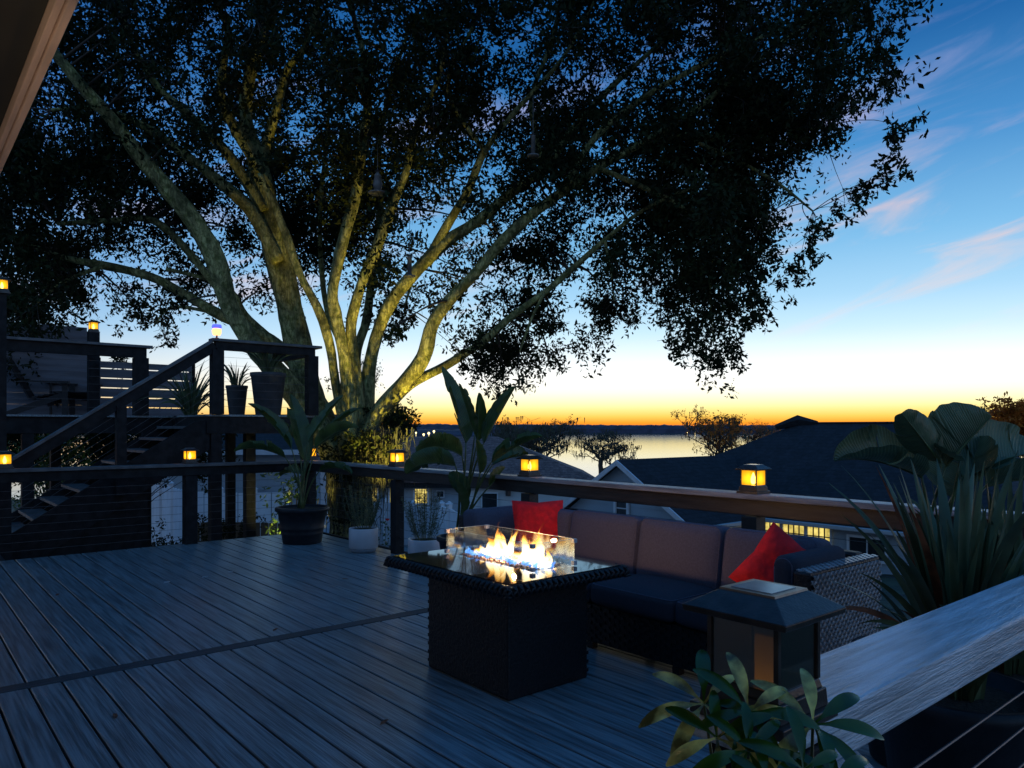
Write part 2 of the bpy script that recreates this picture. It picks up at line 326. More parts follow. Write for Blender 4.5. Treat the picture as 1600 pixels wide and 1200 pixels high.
# lake
m_water = bpy.data.materials.new('lake_water'); m_water.use_nodes = True
n = m_water.node_tree.nodes; l = m_water.node_tree.links; b = n['Principled BSDF']
b.inputs['Base Color'].default_value = (.02, .03, .04, 1); b.inputs['Roughness'].default_value = .08
c = n.new('ShaderNodeTexCoord'); mp = n.new('ShaderNodeMapping'); mp.inputs['Rotation'].default_value = (0, 0, rad(40)); mp.inputs['Scale'].default_value = (.03, .25, 1)
ns = n.new('ShaderNodeTexNoise'); ns.inputs['Scale'].default_value = 1.0; ns.inputs['Detail'].default_value = 6
bp = n.new('ShaderNodeBump'); bp.inputs['Strength'].default_value = .25; bp.inputs['Distance'].default_value = .018; b.inputs['IOR'].default_value = 2.0
l.new(c.outputs['Object'], mp.inputs[0]); l.new(mp.outputs[0], ns.inputs['Vector']); l.new(ns.outputs[0], bp.inputs['Height']); l.new(bp.outputs[0], b.inputs['Normal'])
w = MB(); w.add([V(-1800, 80, -9), V(1800, 80, -9), V(2600, 1345, -9), V(-2600, 1345, -9)], [(0, 1, 2, 3)])
obj('lake', w, m_water, kind='structure')
# far shore: wooded ridge, bumpy top
def ridge(name, d0, px0, px1, step, ztop, amp, zb, depth, seed):
    r = MB(); xs = np.arange(px0, px1, step); nn = len(xs)
    for row, (dd, k) in enumerate(((0, 0), (6, .55), (25, .9), (70, 1), (depth, .3))):
        for i, px in enumerate(xs):
            h = ztop(px) + amp * (noise.noise(Vector((px * .02, seed, 0))) + .7 * noise.noise(Vector((px * .09, seed, 3 + row))) + .5 * noise.noise(Vector((px * .3, seed, 7 + row))))
            z = zb if k == 0 else zb + (h - zb) * k
            q = P(px, 669, d0 + dd); r.v.append((q.x, q.y, z))
    for j in range(4):
        for i in range(nn - 1): r.f.append((j * nn + i, j * nn + i + 1, (j + 1) * nn + i + 1, (j + 1) * nn + i))
    return obj(name, r, m_hill, kind='structure')
ridge('far_shore_hills', 1335, -500, 2100, 2.2, lambda px: 9.5 - 2.2 * math.exp(-((px - 1100) / 320) ** 2), 2.6, -9.6, 900, 3)
ridge('near_point', 620, 560, 800, 2, lambda px: .6 - 4 * max(0, (px - 690) / 110), 1.6, -9.2, 200, 9)

# ---- deck floor: two fields of boards with a divider
BW = .165; U0, U1 = -.85, 4.82
deck = thing('deck_floor', (0, 0, 0), None, None); deck['kind'] = 'structure'
def board_mesh(name, ln, w=BW - .0125, t=.026):
    b = MB(); e = .004; a = w / 2
    ring = [(-a, -t), (a, -t), (a, -e), (a - e, 0), (-a + e, 0), (-a, -e)]
    b.prism([(x, 0, z) for x, z in ring][::-1], [(x, ln, z) for x, z in ring][::-1])
    me = bpy.data.meshes.new(name); me.from_pydata(b.v, [], b.f); me.materials.append(m_board); return me
mn = board_mesh('near_board', 4.9); mf = board_mesh('far_board', 4.93)
nb = int((U1 - U0) / BW)
for i in range(nb):
    u = U0 + BW * (i + .5)
    for me, v in ((mn, .18), (mf, 5.215)):
        o = bpy.data.objects.new('board', me); COL.objects.link(o); o.parent = deck; o.location = (u, v + random.uniform(-.002, 0), -random.uniform(0, .0012))
b = MB(); b.box((U0, 5.09, -.026), (U1, 5.205, .001)); obj('divider_board', b, m_divider, deck, bevel=.004)
b = MB(); b.box((U0 - .05, .05, -.30), (U1 + .04, .175, -.005)); b.box((U0 - .05, 10.15, -.30), (U1 + .04, 10.2, -.005)); b.box((U1 + .005, .18, -.30), (U1 + .045, 10.15, -.005))
obj('rim_joist', b, m_dark, deck)
b = MB(); b.box((U0, .18, -.06), (U1, 10.14, -.034)); obj('gap_shade_sheet', b, M('painted_gap_shade', (.01, .01, .01), .95), deck)  # black sheet added below the boards to paint the shade in their gaps
# concrete drive down the slope, seen past the corner
b = MB(); q = [(-7.5, 19), (-2.2, 19), (-1.5, 38), (-9, 38)]
vs = []
for k in range(9):
    t = k / 8
    for (a, c2) in ((q[0], q[3]), (q[1], q[2])):
        la = a[0] + (c2[0] - a[0]) * t; dd = a[1] + (c2[1] - a[1]) * t
        vs.append(V(la, dd, gz(dd) + .3))
b.add(vs, [(2 * k, 2 * k + 1, 2 * k + 3, 2 * k + 2) for k in range(8)]); obj('driveway', b, m_drive, kind='structure')

# ================================================================ HOUSE EAVE (own house, overhead left)
hs = thing('house', (-.95, 2, 0), 'own house at the left, grey soffit edged by a warm lit cream fascia board', 'house')
b = MB(); b.box((-1.1, -4, 0.03), (-.95, 9.6, 2.93)); obj('wall', b, m_wall, hs)
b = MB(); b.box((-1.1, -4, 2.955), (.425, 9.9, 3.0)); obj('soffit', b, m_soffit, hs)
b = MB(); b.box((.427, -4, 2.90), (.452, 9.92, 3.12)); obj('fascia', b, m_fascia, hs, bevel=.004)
b = MB(); b.box((.454, -4, 2.885), (.481, 9.94, 3.14)); obj('fascia_trim', b, m_fascia, hs, bevel=.004)
b = MB(); b.box((-1.2, -4, 3.02), (.41, 9.9, 3.16)); obj('roof', b, m_roofb, hs)

# ================================================================ LANTERNS
def make_lamp(lit=True):
    """post cap lantern, base at z=0"""
    r = bpy.data.objects.new('post_lantern', None); COL.objects.link(r)
    b = MB()
    def ring(h, z): return [(-h, -h, z), (h, -h, z), (h, h, z), (-h, h, z)]
    b.prism(ring(.083, 0), ring(.083, .018)); b.prism(ring(.072, .018), ring(.070, .046)); b.prism(ring(.066, .046), ring(.062, .060)); obj('base', b, m_lampmetal, r, bevel=.002)
    b = MB()
    for sx in (-1, 1):
        for sy in (-1, 1): b = MB(); b.cbox((sx * .059, sy * .059, .112), (.008, .008, .103)); obj('corner_frame', b, m_lampmetal, r)
    b = MB(); b.prism(ring(.090, .164), ring(.092, .174)); b.prism(ring(.092, .174), ring(.050, .200)); obj('cap', b, m_lampmetal, r, bevel=.0015)
    b = MB(); b.prism(ring(.0497, .2), ring(.0485, .2035)); obj('cap_rim', b, m_capframe, r)
    b = MB(); b.prism(ring(.036, .2035), ring(.036, .2045)); obj('solar_panel', b, m_solar, r)
    for k in range(4):
        b = MB(); m = Matrix.Rotation(k * math.pi / 2, 4, 'Z'); b.box((-.0545, -.0595, .0605), (.0545, -.0575, .163), m)
        obj('pane', b, m_amber if lit else m_smoke, r)
    b = MB(); b.lathe([(.010, 0), (.017, .015), (.018, .035), (.011, .058), (.003, .08)], (0, 0, .065), 12) if lit else b.box((-.048, -.050, .062), (-.044, -.014, .140))
    obj('flame_bulb', b, m_core if lit else m_dimcore, r, smooth=lit)
    return r
lamp0 = make_lamp()
RZ = 1.04
lamps = [((4.7, 10.1, RZ), 'amber post lantern on the deck corner post, behind the big black pot'),
         ((4.7, 7.72, RZ), 'amber post lantern on the rail post between the two herb pots'),
         ((4.7, 5.32, RZ), 'amber post lantern on the rail behind the red pillow and flames'),
         ((4.7, 2.93, RZ), 'largest lit amber lantern, on the back rail in front of the navy roof'),
         ((3.03, 10.1, RZ), 'amber lantern on the left rail, below the foot of the upper landing'),
         ((1.03, 10.1, RZ), 'amber lantern at the left edge, where the stair handrail starts'),
         (tuple(P(146, 520, 12.4)), 'amber lantern on the tall dark post of the upper deck'),
         (tuple(P(3, 459, 9.4)), 'highest amber lantern, cut by the left edge of the picture')]
for i, (p, lb) in enumerate(lamps):
    o = lamp0 if i == 0 else copy_tree(lamp0); o.location = p
    tag(o, lb, 'lantern', 'lit post cap lanterns')
nl_ = make_lamp(False); nl_.location = (1.083, .657, RZ)
tag(nl_, 'large unlit dark grey solar post lantern in the right foreground', 'lantern')

# ================================================================ RAILINGS
def posts_box(b, x, y, z0, z1, w=.13): b.box((x - w / 2, y - w / 2, z0), (x + w / 2, y + w / 2, z1))
# back railing along u = 4.7
rb = thing('deck_railing', (4.7, .65, 0), 'long brown railing behind the sofa with pale cap and steel cables', 'railing')
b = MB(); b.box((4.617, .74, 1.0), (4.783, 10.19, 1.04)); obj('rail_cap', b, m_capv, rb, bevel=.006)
b = MB(); b.box((4.655, .74, .885), (4.745, 10.16, .998)); obj('top_rail', b, m_brown, rb, bevel=.004)
for v in (10.1, 7.72, 5.32, 2.93):
    b = MB(); posts_box(b, 4.7, v, -.3, .88, .12); obj('post', b, m_brown if v < 6 else m_dark, rb, bevel=.004)
for k in range(8):
    b = MB(); z = .10 + k * .098; b.tube([(4.7, .8, z), (4.7, 5.3, z - .002), (4.7, 10.1, z)], .0019, 5); obj('cable', b, m_cable, rb)
# left railing along v = 10.1
rl = thing('deck_railing', (2.8, 10.1, 0), 'dark railing across the left end of the deck below the stairs', 'railing')
b = MB(); b.box((-.9, 10.017, 1.0), (4.612, 10.183, 1.04)); obj('rail_cap', b, m_tread, rl, bevel=.006)
b = MB(); b.box((-.9, 10.055, .885), (4.65, 10.145, .998)); obj('top_rail', b, m_dark, rl, bevel=.004)
for u in (.9, 3.03):
    b = MB(); posts_box(b, u, 10.1, -.3, .88, .15); obj('post', b, m_dark, rl, bevel=.004)
for k in range(8):
    b = MB(); z = .10 + k * .098; b.tube([(-.9, 10.1, z), (4.6, 10.1, z)], .0019, 5); obj('cable', b, m_cable, rl)
# near railing along v = .65
rn = thing('deck_railing', (1.083, .65, 0), 'near railing running off to the right with broad blue grey grained cap', 'railing')
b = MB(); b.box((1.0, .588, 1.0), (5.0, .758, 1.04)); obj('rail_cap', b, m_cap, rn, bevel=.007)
b = MB(); b.box((1.15, .596, .945), (4.95, .70, .998)); obj('top_rail', b, m_cap, rn, bevel=.005)
b = MB(); posts_box(b, 1.083, .65, -.3, .998, .13); obj('post', b, m_dark, rn, bevel=.004)
for k in range(8):
    b = MB(); z = .10 + k * .098; b.tube([(1.15, .65, z), (4.6, .65, z)], .003, 6); obj('cable', b, m_cable, rn)
# stair handrail going down from the near post
hr = thing('stair_handrail', (1.12, .5, 0), 'short grey handrail plank sloping down below the unlit lantern', 'handrail')
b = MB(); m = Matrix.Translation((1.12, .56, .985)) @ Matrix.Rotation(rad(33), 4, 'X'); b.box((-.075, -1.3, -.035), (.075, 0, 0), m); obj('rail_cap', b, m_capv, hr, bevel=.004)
b = MB(); b.box((-.04, -1.29, -.13), (.04, -.01, -.037), m); obj('rail', b, m_dark, hr)
b = MB(); b.box((1.07, -.55, -1.2), (1.17, -.45, .25)); obj('post', b, m_dark, hr)

# ================================================================ UPPER DECK, LANDING, STAIRS
ud = thing('upper_deck', (3.5, 12.5, 0), 'dark raised upper deck and landing at the left on tall posts', 'deck')
ZU = 1.70
b = MB(); b.box((3.55, 11.05, ZU - .28), (5.22, 12.88, ZU - .03)); b.box((-2.5, 12.9, ZU - .28), (5.22, 17.2, ZU - .03)); obj('rim_frame', b, m_dark, ud, bevel=.004)
for i in range(38):
    v = 11.03 + i * .165
    b = MB(); b.box((3.53 if v < 12.8 else -2.5, v, ZU - .028), (5.24, v + .158, ZU)); obj('board', b, m_board, ud)
for (u, v) in ((3.69, 11.13), (5.12, 11.13), (4.45, 11.8), (3.2, 12.97), (1.6, 12.97), (.2, 12.97), (5.1, 14.5), (2.2, 14.6), (.8, 16)):
    b = MB(); posts_box(b, u, v, -1.9, ZU - .285, .15); obj('support_post', b, m_dark, ud)
st = thing('deck_stairs', (2.4, 11.6, 0), 'dark open stairs climbing right from the left edge to the landing', 'stairs')
NT = 9
for k in range(NT):
    z = .17 * (k + 1); u = 1.2 + .262 * k
    b = MB(); b.box((u - .02, 11.16, z - .04), (u + .27, 12.6, z)); obj('tread', b, m_tread, st, bevel=.004)
for v in (11.11, 12.65):
    b = MB(); sl = .17 / .262
    b.prism([(1.1, v - .02, -.2), (1.45, v - .02, -.2), (3.6, v - .02, 1.2), (3.6, v - .02, 1.62), (3.4, v - .02, 1.6), (1.1, v - .02, .12)],
            [(1.1, v + .02, -.2), (1.45, v + .02, -.2), (3.6, v + .02, 1.2), (3.6, v + .02, 1.62), (3.4, v + .02, 1.6), (1.1, v + .02, .12)])
    obj('stringer', b, m_dark, st)
# landing base level under the stairs
b = MB(); b.box((-1, 10.22, -.12), (1.05, 12.7, -.01)); obj('lower_landing', b, m_dark, st)
b = MB(); b.prism([(1.12, 11.15, -.6), (2.78, 11.15, -.6), (2.78, 11.15, .70), (1.5, 11.15, -.12), (1.12, 11.15, -.12)], [(1.12, 11.18, -.6), (2.78, 11.18, -.6), (2.78, 11.18, .70), (1.5, 11.18, -.12), (1.12, 11.18, -.12)]); obj('skirt_panel', b, m_dark, st)
# stair handrail
sh = thing('stair_railing', (1.15, 11.05, 0), 'long sloping handrail with cables rising from lower left to the landing', 'railing')
b = MB(); p0 = Vector((1.15, 11.05, 1.06)); p1 = Vector((3.62, 11.05, 2.74)); ln = (p1 - p0).length; an = math.atan2(p1.z - p0.z, p1.x - p0.x)
m = Matrix.Translation(p0) @ Matrix.Rotation(-an, 4, 'Y'); b.box((0, -.08, 0), (ln, .08, .035), m); obj('rail_cap', b, m_tread, sh, bevel=.004)
b = MB(); b.box((0, -.05, -.13), (ln, .05, -.002), m); obj('top_rail', b, m_dark, sh)
b = MB(); posts_box(b, 1.12, 11.05, -.2, 1.05, .14); obj('post', b, m_dark, sh)
b = MB(); posts_box(b, 2.42, 11.03, .6, 1.80, .12); obj('post', b, m_dark, sh)
for k in range(7):
    b = MB(); o = Vector((0, 0, -.22 - .105 * k)); b.tube([p0 + o, p1 + o], .0019, 5); obj('cable', b, m_cable, sh)
# landing railing
lr = thing('upper_railing', (3.6, 11.05, ZU), 'boxed railing round the upper landing with the potted plants behind it', 'railing')
b = MB(); b.box((3.60, 10.96, 2.76), (5.30, 11.14, 2.80)); b.box((5.12, 11.143, 2.76), (5.30, 13.0, 2.80)); obj('rail_cap', b, m_tread, lr, bevel=.004)
b = MB(); b.box((3.66, 11.0, 2.64), (5.2, 11.10, 2.758)); b.box((5.16, 11.12, 2.64), (5.24, 12.9, 2.758)); obj('top_rail', b, m_dark, lr)
for (u, v) in ((3.69, 11.05), (5.16, 11.05), (5.2, 12.9)):
    b = MB(); posts_box(b, u, v, ZU + .002, 2.638, .16); obj('post', b, m_dark, lr)
for k in range(7):
    b = MB(); z = ZU + .12 + k * .12; b.tube([(3.7, 11.05, z), (5.16, 11.05, z)], .0019, 5); obj('cable', b, m_cable, lr)
# upper left railing
ur = thing('upper_railing', (1.2, 12.95, ZU), 'upper deck railing at far left with two tall dark posts', 'railing')
b = MB(); b.box((-.2, 12.82, 2.78), (3.28, 13.02, 2.82)); obj('rail_cap', b, m_tread, ur, bevel=.004)
b = MB(); b.box((-.2, 12.87, 2.62), (3.2, 12.97, 2.778)); obj('top_rail', b, m_dark, ur)
b = MB(); posts_box(b, 3.12, 12.92, ZU + .002, 2.618, .2); obj('post', b, m_dark, ur)
pp = P(146, 520, 12.4); b = MB(); posts_box(b, pp.x, pp.y, ZU + .002, pp.z, .16); obj('lamp_post', b, m_dark, ur)
pp = P(3, 459, 9.4); lp = thing('lamp_post', (pp.x, pp.y, 0), 'thin black post along the left edge of the picture under its lantern', 'post'); b = MB(); posts_box(b, pp.x, pp.y, -.2, pp.z, .09); obj('post', b, m_dark, lp)
for k in range(7):
    b = MB(); z = ZU + .12 + k * .12; b.tube([(-.2, 12.92, z), (3.1, 12.92, z)], .0019, 5); obj('cable', b, m_cable, ur)
# privacy wall of wide boards, slatted fence right of it
def P_v(px, v, z=None):                # pixel column on the plane y = v
    r = (px - 800) / FOC; d = v / (FY - FX * r); return d * (FX + FY * r)
pw = thing('privacy_fence', (0.5, 15.6, ZU), 'grey horizontal board privacy fence behind the upper deck chairs', 'fence')
ua, ub = -.6, P_v(136, 15.6)
for k in range(8):
    b = MB(); z = ZU + .02 + k * .205; b.box((ua, 15.6 + .0001 * k, z), (ub, 15.63, z + .2035)); obj('board', b, m_priv, pw)
for u in (ub + .06, .9): b = MB(); posts_box(b, u, 15.75, ZU + .002, 3.3, .12); obj('post', b, m_dark, pw)
sf = thing('slat_fence', (3.5, 15.9, ZU), 'open slatted fence with bright sky in the gaps left of the stairs top', 'fence')
uc, ud2 = ub + .15, P_v(300, 15.9)
for k in range(6):
    b = MB(); z = ZU + .03 + k * .185; b.box((uc, 15.9, z), (ud2, 15.93, z + .165 if k != 5 else z + .12)); obj('slat', b, m_priv, sf)
for px in (152, 226, 300): u = P_v(px, 16.0); b = MB(); posts_box(b, u, 16.0, ZU + .002, ZU + 1.15, .1); obj('post', b, m_dark, sf)
# adirondack chair, seen from the side
def adirondack(loc, rz, label):
    t = thing('garden_chair', loc, label, 'chair', 'chairs on the upper deck'); m0 = Matrix.Translation(loc) @ Matrix.Rotation(rz, 4, 'Z')
    mb_ = m0 @ Matrix.Translation((0, -.1, .28)) @ Matrix.Rotation(rad(26), 4, 'X')
    for i in range(5):
        b = MB(); x = -.24 + i * .12; b.box((x - .052, -.012, 0), (x + .052, .012, .80 - abs(i - 2) * .05), mb_); obj('back_slat', b, m_chair, t)
    for i in range(6):
        b = MB(); y = .02 + i * .09 - .08; b.box((-.27, y, .30 + i * .02), (.27, y + .075, .322 + i * .02), m0); obj('seat_slat', b, m_chair, t)
    for s in (-1, 1):
        b = MB(); b.box((s * .34 - .06, -.25, .56), (s * .34 + .06, .52, .585), m0); obj('armrest', b, m_chair, t)
        b = MB(); b.box((s * .30 - .012, .40, 0), (s * .30 + .012, .49, .558), m0); obj('leg', b, m_chair, t)
        m2 = m0 @ Matrix.Translation((s * .275, .42, .36)) @ Matrix.Rotation(rad(22), 4, 'X'); b = MB(); b.box((-.012, -.95, -.06), (.012, 0, .04), m2); obj('leg', b, m_chair, t)
    return t
q = P(62, 669, 13.1); adirondack(Vector((q.x, q.y, ZU + .03)), -rad(110), 'dark slatted garden chair on the upper deck, leaning back at far left')
q = P(118, 669, 13.6); adirondack(Vector((q.x, q.y, ZU + .03)), -rad(200), 'dark garden chair beside the lantern post of the upper deck')
# two-colour solar light
q = Vector((3.69, 11.05, 2.8))
t = thing('solar_light', q, 'small blue and orange glass solar light on the landing rail post', 'solar light')
b = MB(); b.lathe([(.03, 0), (.03, .012), (.012, .02), (.012, .05)], q, 12); obj('stem', b, m_lampmetal, t)
b = MB(); b.lathe([(.045, .05), (.062, .08), (.066, .12), (.055, .15)], q, 14); obj('globe', b, emis('orange_glass_globe', (1.0, .30, .12), 3.5, .1), t, smooth=True)
b = MB(); b.lathe([(.055, .151), (.072, .17), (.06, .205), (.02, .21)], q, 14); obj('globe_top', b, emis('blue_glass_top', (.06, .08, 1.0), 2.2, .1), t, smooth=True)

# ================================================================ SOFA
def cushion(sx, sy, sz, r=.05, puff=.02, axis=1, n=8, m=None):
    """rounded, slightly puffed block centred at 0; faces along `axis` bulge"""
    b = MB(); idx = {}
    def vert(i, j, k):
        key = (i, j, k)
        if key in idx: return idx[key]
        p = [(-1 + 2 * t / n) for t in key]; h = (sx / 2, sy / 2, sz / 2)
        q = []
        for a in range(3):
            x = math.copysign(1 - (1 - abs(p[a])) ** 1.35, p[a]) if abs(p[a]) < 1 else p[a]
            q.append(x * h[a])
        inner = [max(-h[a] + r, min(h[a] - r, q[a])) for a in range(3)]
        d = Vector([q[a] - inner[a] for a in range(3)])
        if d.length > 1e-9: q = [inner[a] + d.normalized()[a] * r for a in range(3)]
        o = [a for a in range(3) if a != axis]
        q[axis] += math.copysign(1, p[axis]) * puff * (1 - p[o[0]] ** 2) * (1 - p[o[1]] ** 2) * abs(p[axis])
        v = Vector(q); v = (m @ v) if m is not None else v
        idx[key] = len(b.v); b.v.append(tuple(v)); return idx[key]
    for a in range(3):
        for s in (0, n):
            for i in range(n):
                for j in range(n):
                    def K(x, y):
                        k = [0, 0, 0]; k[a] = s; k[(a + 1) % 3] = x; k[(a + 2) % 3] = y; return vert(*k)
                    f = (K(i, j), K(i + 1, j), K(i + 1, j + 1), K(i, j + 1)); b.f.append(f if s else f[::-1])
    return b
T = Matrix.Translation
def R_(a, ax): return Matrix.Rotation(rad(a), 4, ax)
sofa = thing('sectional_sofa', (4.0, 3.4, 0), 'dark wicker corner sofa with grey cushions against the back railing', 'sofa')
b = MB(); b.box((3.66, 2.03, .05), (4.42, 5.10, .31)); obj('base', b, m_wicker, sofa, bevel=.015)
b = MB(); b.box((4.34, 2.03, .312), (4.43, 5.10, .77)); b.box((3.70, 5.02, .312), (4.337, 5.10, .77)); obj('back_frame', b, m_wicker, sofa, bevel=.015)
for i in range(5):
    for s in (3.70, 4.36):
        b = MB(); b.cbox((s, 2.1 + i * .72, .026), (.05, .05, .05)); obj('leg', b, m_wicker, sofa)
ys = [2.15, 2.80, 3.50, 4.20]
for y0, y1 in zip(ys, ys[1:]):
    b = cushion(.60, y1 - y0 - .006, .15, .04, .018, 2, m=T((3.915, (y0 + y1) / 2, .392))); obj('seat_cushion', b, m_cush2, sofa, smooth=True)
b = cushion(.60, .74, .15, .04, .018, 2, m=T((3.915, 4.575, .392))); obj('seat_cushion', b, m_cush2, sofa, smooth=True)
for y0, y1 in zip(ys, ys[1:]):
    b = cushion(.20, y1 - y0 - .008, .44, .05, .022, 0, m=T((4.20, (y0 + y1) / 2, .635)) @ R_(9, 'Y')); obj('back_cushion', b, m_cush, sofa, smooth=True)
b = cushion(.20, .74, .42, .05, .02, 0, m=T((4.21, 4.575, .632)) @ R_(9, 'Y')); obj('back_cushion', b, m_cush, sofa, smooth=True)
b = cushion(.50, .19, .41, .05, .02, 1, m=T((3.92, 4.91, .627)) @ R_(-8, 'X')); obj('back_cushion', b, m_cush, sofa, smooth=True)
b = cushion(.62, .13, .42, .05, .01, 1, m=T((3.95, 2.10, .61))); obj('arm_cushion', b, m_cush2, sofa, smooth=True)
# right arm with open basket weave (each strand modelled)
b = MB(); b.box((3.62, 1.93, .05), (4.42, 2.025, .755)); obj('arm', b, m_wicker, sofa, bevel=.012)
wv = MB(); x0, x1, za, zb = 3.63, 4.41, .06, .75; p = .0235
nx = int((x1 - x0) / p); nz = int((zb - za) / p)
for j in range(nz):
    z = za + (j + .5) * p; base = len(wv.v)
    for i in range(nx * 2 + 1):
        x = x0 + i * p / 2; y = 1.921 - .0065 * math.cos(math.pi * (i / 2 + j))
        wv.v += [(x, y + .003, z - p * .44), (x, y - .0015, z), (x, y + .003, z + p * .44)]
    for i in range(nx * 2):
        a = base + 3 * i; wv.f += [(a, a + 3, a + 4, a + 1), (a + 1, a + 4, a + 5, a + 2)]
wh = wv; wv = MB()
for i in range(nx):
    x = x0 + (i + .5) * p; base = len(wv.v)
    for j in range(nz * 2 + 1):
        z = za + j * p / 2; y = 1.921 + .0065 * math.cos(math.pi * (i + .5 + j / 2 + .5))
        wv.v += [(x - p * .22, y, z), (x + p * .22, y, z)]
    for j in range(nz * 2):
        a = base + 2 * j; wv.f.append((a, a + 1, a + 3, a + 2))
obj('basket_weave', wh, m_glintstrand, sofa, smooth=True, kind='stuff'); obj('upright_strands', wv, m_wicker, sofa, smooth=True, kind='stuff')
wv = MB()
for j in range(4):
    for i in range(34):
        if (i + j) % 2: continue
        x = x0 + i * p; y = 1.935 + j * .023; wv.box((x, y, .755), (x + .026, y + .021, .760))
obj('top_weave', wv, m_glintstrand, sofa, kind='stuff')
# wicker courses on the visible front and end of the base
wv = MB()
for j in range(9):
    z = .065 + j * .027
    for i in range(72):
        y = 2.04 + i * .042
        if (i + j) % 2: wv.box((3.652, y, z), (3.66, y + .037, z + .021))
obj('base_weave', wv, m_wicker, sofa, kind='stuff')
def piping(sx, sy, sz, axis, m, parent, side=-1, r=.05):
    h = [sx / 2 - r * .30, sy / 2 - r * .30, sz / 2 - r * .30]; a, c = [k for k in range(3) if k != axis]; pts = []
    for qx, qy, t0 in ((1, 1, 0), (-1, 1, 90), (-1, -1, 180), (1, -1, 270)):
        for k in range(5):
            t = rad(t0 + 22.5 * k); v = [0, 0, 0]; v[axis] = side * h[axis]; v[a] = qx * (h[a] - r * .9) + r * .9 * math.cos(t); v[c] = qy * (h[c] - r * .9) + r * .9 * math.sin(t); pts.append(m @ Vector(v))
    b = MB(); b.tube(pts + [pts[0]], .0042, 6); obj('piping', b, m_cush, parent, smooth=True)
for y0, y1 in zip(ys, ys[1:]): piping(.20, y1 - y0 - .008, .44, 0, T((4.20, (y0 + y1) / 2, .635)) @ R_(9, 'Y'), sofa)
piping(.62, .13, .42, 0, T((3.95, 2.10, .61)), sofa); piping(.50, .19, .41, 1, T((3.92, 4.91, .627)) @ R_(-8, 'X'), sofa)
for y0, y1 in zip(ys, ys[1:] ): piping(.60, y1 - y0 - .006, .15, 2, T((3.915, (y0 + y1) / 2, .392)), sofa, 1, .04)
# pillows
def pillow(loc, size, rot, label):
    b = MB(); n = 12
    for s in (1, -1):
        o = len(b.v)
        for i in range(n + 1):
            for j in range(n + 1):
                x, y = -1 + 2 * i / n, -1 + 2 * j / n
                pin = 1 - .10 * (1 - (abs(x) * abs(y)) ** .8) * max(abs(x), abs(y)) ** 6
                th = (max(0, (1 - x ** 4) * (1 - y ** 4))) ** .55 * .075 * (1 + .15 * noise.noise(Vector((x * 2, y * 2, s + size))))
                b.v.append(tuple(Vector((x * size / 2 * pin, s * th, y * size / 2 * pin))))
        for i in range(n):
            for j in range(n):
                a = o + i * (n + 1) + j; f = (a, a + n + 1, a + n + 2, a + 1); b.f.append(f if s < 0 else f[::-1])
    m = T(loc) @ rot; b.v = [tuple(m @ Vector(v)) for v in b.v]
    t = obj('throw_pillow', b, m_red, smooth=True, loc=loc); return tag(t, label, 'pillow')
pillow(P(841, 822, 6.0), .42, R_(-36, 'Z') @ R_(-14, 'X'), 'bright red square throw pillow in the far corner of the sofa')
q = Vector((3.98, 2.30, .66)); pillow(q, .42, R_(-58, 'Z') @ R_(-12, 'X') @ R_(37, 'Y'), 'red throw pillow propped on its corner by the right sofa arm')

# ================================================================ FIRE TABLE
ft = thing('fire_table', (2.9, 3.5, 0), 'black wicker gas fire table with glass top in front of the sofa', 'fire table')
TX0, TX1, TY0, TY1, TZ = 2.43, 3.35, 2.92, 4.12, .685
b = MB(); b.box((2.61, 3.13, .0), (3.23, 3.92, TZ - .06)); obj('base', b, m_wicker, ft, bevel=.012)
b = MB()
for j in range(24):
    z = .012 + j * .026
    for i in range(19):
        if (i + j) % 2: b.box((2.6085, 3.145 + i * .041, z), (2.611, 3.182 + i * .041, z + .020))
    for i in range(15):
        if (i + j) % 2: b.box((2.625 + i * .041, 3.1285, z), (2.662 + i * .041, 3.131, z + .020))
obj('base_weave', b, m_wicker, ft, kind='stuff')
# rounded woven rim
for (a, c) in (((TX0, TY0), (TX1, TY0)), ((TX1, TY0), (TX1, TY1)), ((TX1, TY1), (TX0, TY1)), ((TX0, TY1), (TX0, TY0))):
    b = MB(); a = Vector((*a, TZ - .032)); c = Vector((*c, TZ - .032)); d = (c - a).normalized(); k = int((c - a).length / .020)
    inn = Vector((-d.y, d.x, 0))
    for i in range(k + 1):
        pc = a + (c - a) * i / k; tw = .012 if i % 2 else -.012
        b.tube([pc + Vector((0, 0, -.022)) + inn * .03, pc - inn * .006 + Vector((0, 0, -.018)) + d * tw, pc - inn * .010 + Vector((0, 0, .012)) - d * tw, pc + inn * .012 + Vector((0, 0, .028)), pc + inn * .034 + Vector((0, 0, .028))], .0088, 6)
    obj('woven_rim', b, m_wicker, ft, smooth=True)
b = MB(); b.box((TX0 + .012, TY0 + .012, TZ - .058), (TX1 - .012, TY1 - .012, TZ - .008)); obj('table_frame', b, m_wicker, ft)
GX0, GX1, GY0, GY1 = 2.76, 3.09, 3.10, 3.93; GZ = TZ + .010
b = MB()
for q in (((TX0 + .03, TY0 + .03), (TX1 - .03, GY0 + .055)), ((TX0 + .03, GY1 - .055), (TX1 - .03, TY1 - .03)), ((TX0 + .03, GY0 + .055), (GX0 + .05, GY1 - .055)), ((GX1 - .05, GY0 + .055), (TX1 - .03, GY1 - .055))):
    b.box((*q[0], TZ - .004), (*q[1], TZ + .008))
obj('glass_top', b, m_blackglass, ft)
b = MB(); b.box((GX0 + .05, GY0 + .055, TZ - .007), (GX1 - .05, GY1 - .055, TZ - .001)); obj('burner_tray', b, m_lampmetal, ft)
rk = MB()
